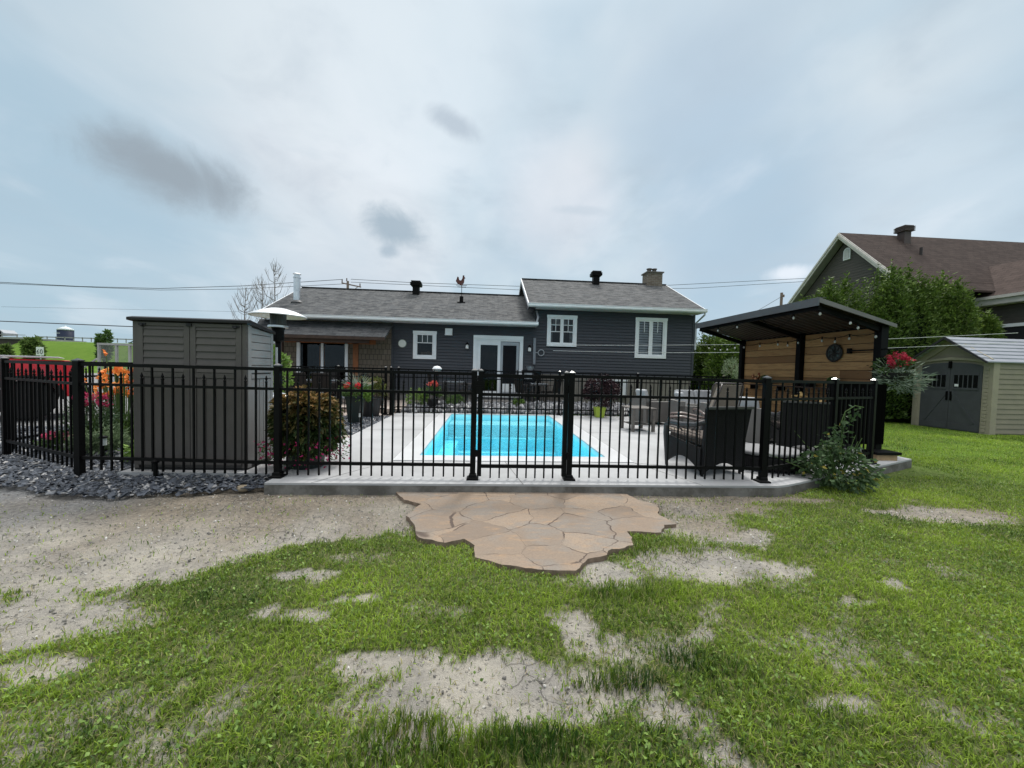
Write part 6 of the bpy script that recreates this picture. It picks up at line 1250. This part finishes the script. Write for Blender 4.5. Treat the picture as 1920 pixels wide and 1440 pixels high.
    tree('distant_tree', 'light green bushy tree in front of the overpass end', 'tree', (-61.7, 57, 0), 4.0, .95, 1300, 26, .4, .5, .3, leafmat('yellowish tree leaves', (.07, .12, .03), (.20, .27, .08)), 151, .2, .05, 'trees by the embankment')
    tree('distant_tree', 'smaller light green tree below the overpass deck', 'tree', (-65.3, 57, 0), 2.9, .55, 700, 22, .3, .5, .3, leafmat('yellowish tree leaves', (.07, .12, .03), (.20, .27, .08)), 152, .2, .05, 'trees by the embankment')
    tree('distant_tree', 'green treetop showing over the roof ridge right of the weather vane', 'tree', (-.55, 27, 0), 6.15, .55, 900, 14, .3, .16, .09, LG1, 153, .1, .6)
    for k, (x, lb) in enumerate([(-52, 'farthest left tree of the horizon line by the greenhouse'), (-46, 'second tree of the horizon line, beside the grey cabinet edge'), (-39, 'third tree of the horizon line, hidden behind the cabinet top')]):
        tree('horizon_tree', lb, 'tree', (x*1.75, 118, 0), 9.5-k*.4, 6, 2200, 30, 2.6, 1.1, .8, leafmat('hazy far leaves', (.05, .085, .06), (.10, .15, .10)), 160+k, .3, .1, 'trees on the far horizon')
trees()
# ------------------------------------------------------------ distant things
def far():
    cc = mat('overpass concrete', (.30, .30, .30), .9); dk = mat('dark steel girder', (.045, .035, .035), .8)
    r = thing('overpass', 'highway overpass with dark girder and guard rail at the far left', 'bridge', (-92, 74, 0)); m = MB(); m.box(-30, 15.0, -4, 6, 4.3, 4.62); m.build('bridge_deck', cc, r); m = MB(); m.box(-30, 14.6, -3.8, -3.2, 3.25, 4.3); m.build('girder', dk, r)
    m = MB(); m.box(-30, 15, -4, -3.9, 4.95, 5.05)
    for k in range(20): m.box(-30+k*2.3, -29.9+k*2.3, -4, -3.9, 4.6, 5.0)
    m.build('guard_rail', cc, r); m = MB(); m.box(12.5, 15, -4, 6, 0, 3.3); m.build('abutment', mat('pale concrete', (.5, .5, .48), .9), r)
    m = MB()
    for k in range(40): m.box(-76+k*1.4, -75.9+k*1.4, 70.9, 71., 4.2, 4.95)
    m.box(-76, -20, 70.9, 71.0, 4.75, 4.92); o = m.build('guard_rail', cc); o['label'] = 'long highway guard rail on top of the green embankment'; o['category'] = 'guard rail'
    r = thing('silo', 'dark blue farm silo with pale domed roof on the horizon', 'silo', (-104, 103, 0)); m = MB(); m.lathe([(1.45, 0), (1.45, 8.2)], n=24); m.build('shell', mat('navy enamel steel', (.016, .024, .05), .6, .15, .1, .5), r, smooth=True); m = MB(); m.lathe([(1.5, 8.2), (1.3, 8.6), (.6, 9.0), (.15, 9.15), (.15, 9.4)], n=24); m.build('roof', mat('pale silo roof', (.55, .6, .62), .5), r, smooth=True); m = MB(); m.lathe([(1.47, 4.6), (1.47, 5.4)], n=24); m.build('base_band', mat('grey band', (.28, .3, .33), .7), r); m = MB(); m.box(-1.2, .2, -1.47, -1.44, 7.35, 7.45); m.build('stripe', WHITE, r)
    r = thing('truck', 'pale truck driving on the overpass', 'truck', (-84.5, 72, 4.62)); m = MB(); m.box(-3.2, 1.4, -1, 1, .3, 1.05); m.build('cargo_box', mat('silver box', (.16, .17, .19), .5), r); m = MB(); m.prismy([(1.5, .3), (3.1, .3), (3.1, .7), (2.5, 1.25), (1.5, 1.25)], -1, 1); c = m.build('cab', mat('grey cab paint', (.3, .32, .35), .5), r); m = MB(); m.prismy([(2.0, .75), (2.8, .75), (2.45, 1.15), (2.0, 1.15)], -1.02, -1.0); m.build('window', BLACK, c)
    for x in (-2.4, -1.5, 2.3): m = MB(); m.add([], []); m.lathe([(.45, -.12), (.45, .12)], n=14); m.v = [(x+a, -1+c_, .45+b) for a, b, c_ in m.v]; m.build('wheel', BLACK, r)
    r = thing('speed_sign', 'small white road sign reading 60 below the embankment', 'road sign', (-53.3, 50, 0)); m = MB(); m.tube([(0, 0, 0), (0, 0, 2.6)], .05, 6); m.build('sign_post', GALV, r); m = MB(); m.box(-.42, .42, -.09, -.05, 1.55, 2.55); s = m.build('sign_plate', WHITE, r, bevel=.02)
    m = MB(); Z = 1.75; m.tube([(-.06, -.1, Z+.52), (-.24, -.1, Z+.42), (-.30, -.1, Z+.15), (-.20, -.1, Z), (-.08, -.1, Z+.08), (-.08, -.1, Z+.22), (-.20, -.1, Z+.28), (-.29, -.1, Z+.2)], .028, 5); m.tube([(.19+.12*cos(a*pi/8), -.1, Z+.26+.26*sin(a*pi/8)) for a in range(17)], .028, 5); m.build('digits', BLACK, s)
    r = thing('greenhouse_frame', 'grey framed open greenhouse with mesh walls left of the cabinet', 'greenhouse', (-18.7, 20, 0)); gp = mat('weathered grey timber', (.33, .33, .31), .8); m = MB(); m.box(-.05, 3.2, -.05, .05, 1.98, 2.08); m.build('top_rail', gp, r); m = MB(); m.box(-.05, 3.2, 2.0, 2.1, 1.98, 2.08); m.build('top_rail', gp, r)
    for x in (0, .8, 1.4, 2.2, 3.1): m = MB(); m.box(x-.045, x+.045, -.045, .045, 0, 2.0); m.build('post', gp, r)
    m = MB(); m.bar((-.9, 0, .75), (-.1, 0, 1.3), .07, .07); m.build('brace', gp, r)
    def mesh(t, p, co, out):
        tr = t.a('ShaderNodeBsdfTransparent'); ms = t.a('ShaderNodeMixShader', i={0: .45, 1: tr.outputs[0], 2: p.outputs[0]}); t.l.new(ms.outputs[0], out.inputs[0]); p.inputs['Base Color'].default_value = (.22, .23, .22, 1)
    m = MB(); m.add([(0, 0, 0), (3.1, 0, 0), (3.1, 0, 2), (0, 0, 2)], [(0, 1, 2, 3)]); m.build('mesh_wall', mat('grey shade mesh', (.2, .2, .2), .9, fn=mesh), r); m = MB(); m.add([(0, 2.05, 0), (3.1, 2.05, 0), (3.1, 2.05, 2), (0, 2.05, 2)], [(0, 1, 2, 3)]); m.build('mesh_wall', mat('grey shade mesh', (.2, .2, .2), .9, fn=mesh), r)
    r = thing('utility_pole', 'wooden utility pole with angled cross arm rising behind the house roof', 'utility pole', (-14.0, 40, 0)); wd = mat('weathered pole', (.20, .15, .13), .9); m = MB(); m.tube([(0, 0, 0), (0, 0, 9.75)], [.17, .12], 8); m.build('pole', wd, r); m = MB(); m.bar((-.6, 0, 9.55), (1.3, 0, 9.2), .11, .11); m.build('crossarm', wd, r); m = MB(); m.bar((0, -.06, 8.4), (1.0, -.06, 9.2), .05, .05); m.build('brace', wd, r)
    for x, z in ((-.55, 9.6), (-.1, 9.75), (1.2, 9.28)): m = MB(); m.tube([(x, 0, z), (x, 0, z+.28)], .055, 7); m.build('insulator', mat('brown glaze', (.12, .07, .05), .3), r)
    r = thing('utility_pole', 'slim utility pole above the left tip of the shelter roof', 'utility pole', (23.9, 30, 0)); m = MB(); m.tube([(0, 0, 0), (0, 0, 8.1)], .10, 8); m.build('pole', wd, r); m = MB(); m.box(-.05, .22, -.05, .05, 7.75, 7.95); m.build('crossarm', wd, r)
    W_ = mat('power line', (.05, .055, .06), .6)
    G = 'overhead power lines'
    wire('power_line', 'upper power line left of the utility pole', [(-47, 40, 8.35), (-39, 40, 8.22), (-31.8, 40, 8.31), (-24.3, 40, 8.85), (-14.5, 40, 9.9)], .028, 'power line', G, W_)
    wire('power_line', 'lower power line left of the utility pole', [(-47, 40, 8.22), (-31.8, 40, 8.16), (-24.3, 40, 8.55), (-13.9, 40, 9.5)], .022, 'power line', G, W_)
    wire('power_line', 'upper power line right of the utility pole over the roofs', [(-13.7, 40, 9.95), (-7.3, 40, 9.85), (3, 40, 9.92), (19, 40, 10.65), (34.2, 40, 12.0), (60, 40, 14.5)], .024, 'power line', G, W_)
    wire('power_line', 'lower power line right of the utility pole over the roofs', [(-13.7, 40, 9.66), (3, 40, 9.55), (21.9, 40, 10.45), (34.2, 40, 11.66), (60, 40, 14)], .022, 'power line', G, W_)
    wire('power_line', 'low thick cable crossing the sky above the silo', [(-36, 25, 3.6), (-28.8, 25, 3.40), (-21.7, 25, 3.32), (-15, 25, 3.35)], .028, 'power line', G, W_)
    wire('power_line', 'faint thin cable midway between the roof and the thick cable', [(-46, 40, 6.03), (-22.8, 40, 6.35)], .010, 'power line', G, W_)
    wire('power_line', 'drop wire from the slim pole towards the shelter', [(24, 30, 7.85), (19, 27, 5.6)], .018, 'power line', G, W_)
far()
def vehicle():
    # open red off-road vehicle parked side on; local x runs along its length, front to the right
    r = thing('red_vehicle', 'red off-road vehicle with black fender flares behind the left fence', 'car', (-11.30, 9.27, -.10), radians(45)); red = mat('red car paint', (.60, .016, .03), .3, .5, .04, 3, coat=.4)
    def side(x0, x1, z0, z1, y, arch): # polygon with wheel arch
        cx, R = arch; P = [(x0, z0)]; P += [(cx-R*cos(a*pi/12), max(z0, .43+R*sin(a*pi/12))) for a in range(13)]; P += [(x1, z0), (x1, z1-.03), (x1-.05, z1), (x0, z1)]; return P
    b = MB(); b.prismy(side(-.1, 1.55, .50, 1.28, 0, (.80, .47)), -.86, -.82); b.prismy(side(-.1, 1.55, .62, 1.28, 0, (.80, .56)), .82, .86); b.box(-.1, 1.53, -.82, .82, 1.10, 1.27); b.box(1.47, 1.55, -.82, .82, .66, 1.25)
    b.prismy([(-3., .50), (-.1, .50), (-.1, 1.32), (-3., 1.32)], -.86, .86); b.build('body', red, r, bevel=.02)
    m = MB(); m.prismy([(-.1, 1.27), (1.5, 1.27), (1.42, 1.335), (-.1, 1.38)], -.68, .68); m.build('hood', red, r, bevel=.02)
    m = MB(); m.prismy([(-3., 1.33), (-.2, 1.38), (1.35, 1.385), (1.25, 1.42), (-3., 1.46)], -.75, .75); m.build('soft_cover', mat('grey soft top', (.42, .43, .45), .8, .2, .05, 3), r, bevel=.01)
    m = MB(); m.box(-2.2, -1.2, -.875, -.862, .62, 1.22); m.build('door', red, r, bevel=.01); m = MB(); m.box(-1.45, -1.3, -.90, -.876, 1.05, 1.10); m.build('door_handle', BLACK, r)
    for x in (.2, .95): m = MB(); m.prismy([(x, .95), (x+.28, .95), (x+.20, 1.20), (x+.02, 1.20)], -.874, -.862); m.build('side_vent', mat('pinkish red panel', (.50, .05, .07), .3), r)  # panels lighter and pinker than the body red
    fl = mat('black textured plastic', (.012, .012, .012), .7, .2)
    m = MB(); n = 14; A0 = [(.80-.56*cos(a*pi/n), .46+.54*sin(a*pi/n)) for a in range(n+1)]; A1 = [(.80-.47*cos(a*pi/n), .44+.48*sin(a*pi/n)) for a in range(n+1)]; [m.prismy([A0[i], A0[i+1], A1[i+1], A1[i]], -1.0, -.861) for i in range(n)]; m.build('fender_flare', fl, r)
    m = MB(); m.box(-.7, -.1, -.98, -.86, .42, .52); m.build('side_step', fl, r); m = MB(); m.box(1.55, 1.72, -.8, .8, .50, .70); m.build('bumper', fl, r)
    for x in (.80, -2.1):
        for y in (-.80, .80):
            m = MB(); m.lathe([(.25, -.13), (.41, -.13), (.44, -.09), (.44, .09), (.41, .13), (.25, .13)], n=28); m.v = [(x+a, y+c_, .44+b_) for a, b_, c_ in m.v]; w = m.build('wheel', fl, r); m = MB(); m.lathe([(.02, -.06), (.10, -.08), (.12, -.04), (.24, -.05), (.26, -.10)], n=20); m.v = [(x+a, y+c_, .44+b_) for a, b_, c_ in m.v]; m.build('rim', mat('dark alloy', (.10, .10, .105), .4, .5), w)
vehicle()
m_ = MB(); m_.ball((-2.62, 4.36, -.085), .065, 10, 7, (1.2, .8, .6)); o_ = m_.build('stone', mat('tan field stone', (.30, .25, .18), .9, .1, .2, 10, bump=.5), smooth=True); o_['label'] = 'rounded tan stone at the left corner of the deck slab'; o_['category'] = 'stone'
# low glossy valve in front of the cabinet
t_ = thing('path_light', 'stubby glass path light in front of the grey cabinet', 'garden light', (-3.72, 4.60, -.05), group='solar path lights'); m_ = MB(); m_.tube([(0, 0, 0), (0, 0, .20)], .022, 8); m_.build('stake', BLACK, t_); m_ = MB(); m_.lathe([(.035, .18), (.04, .20), (.01, .215)], n=12); m_.build('lamp_cap', BLACK, t_)
for d in list(bpy.data.meshes):
    if d.users == 0: bpy.data.meshes.remove(d)
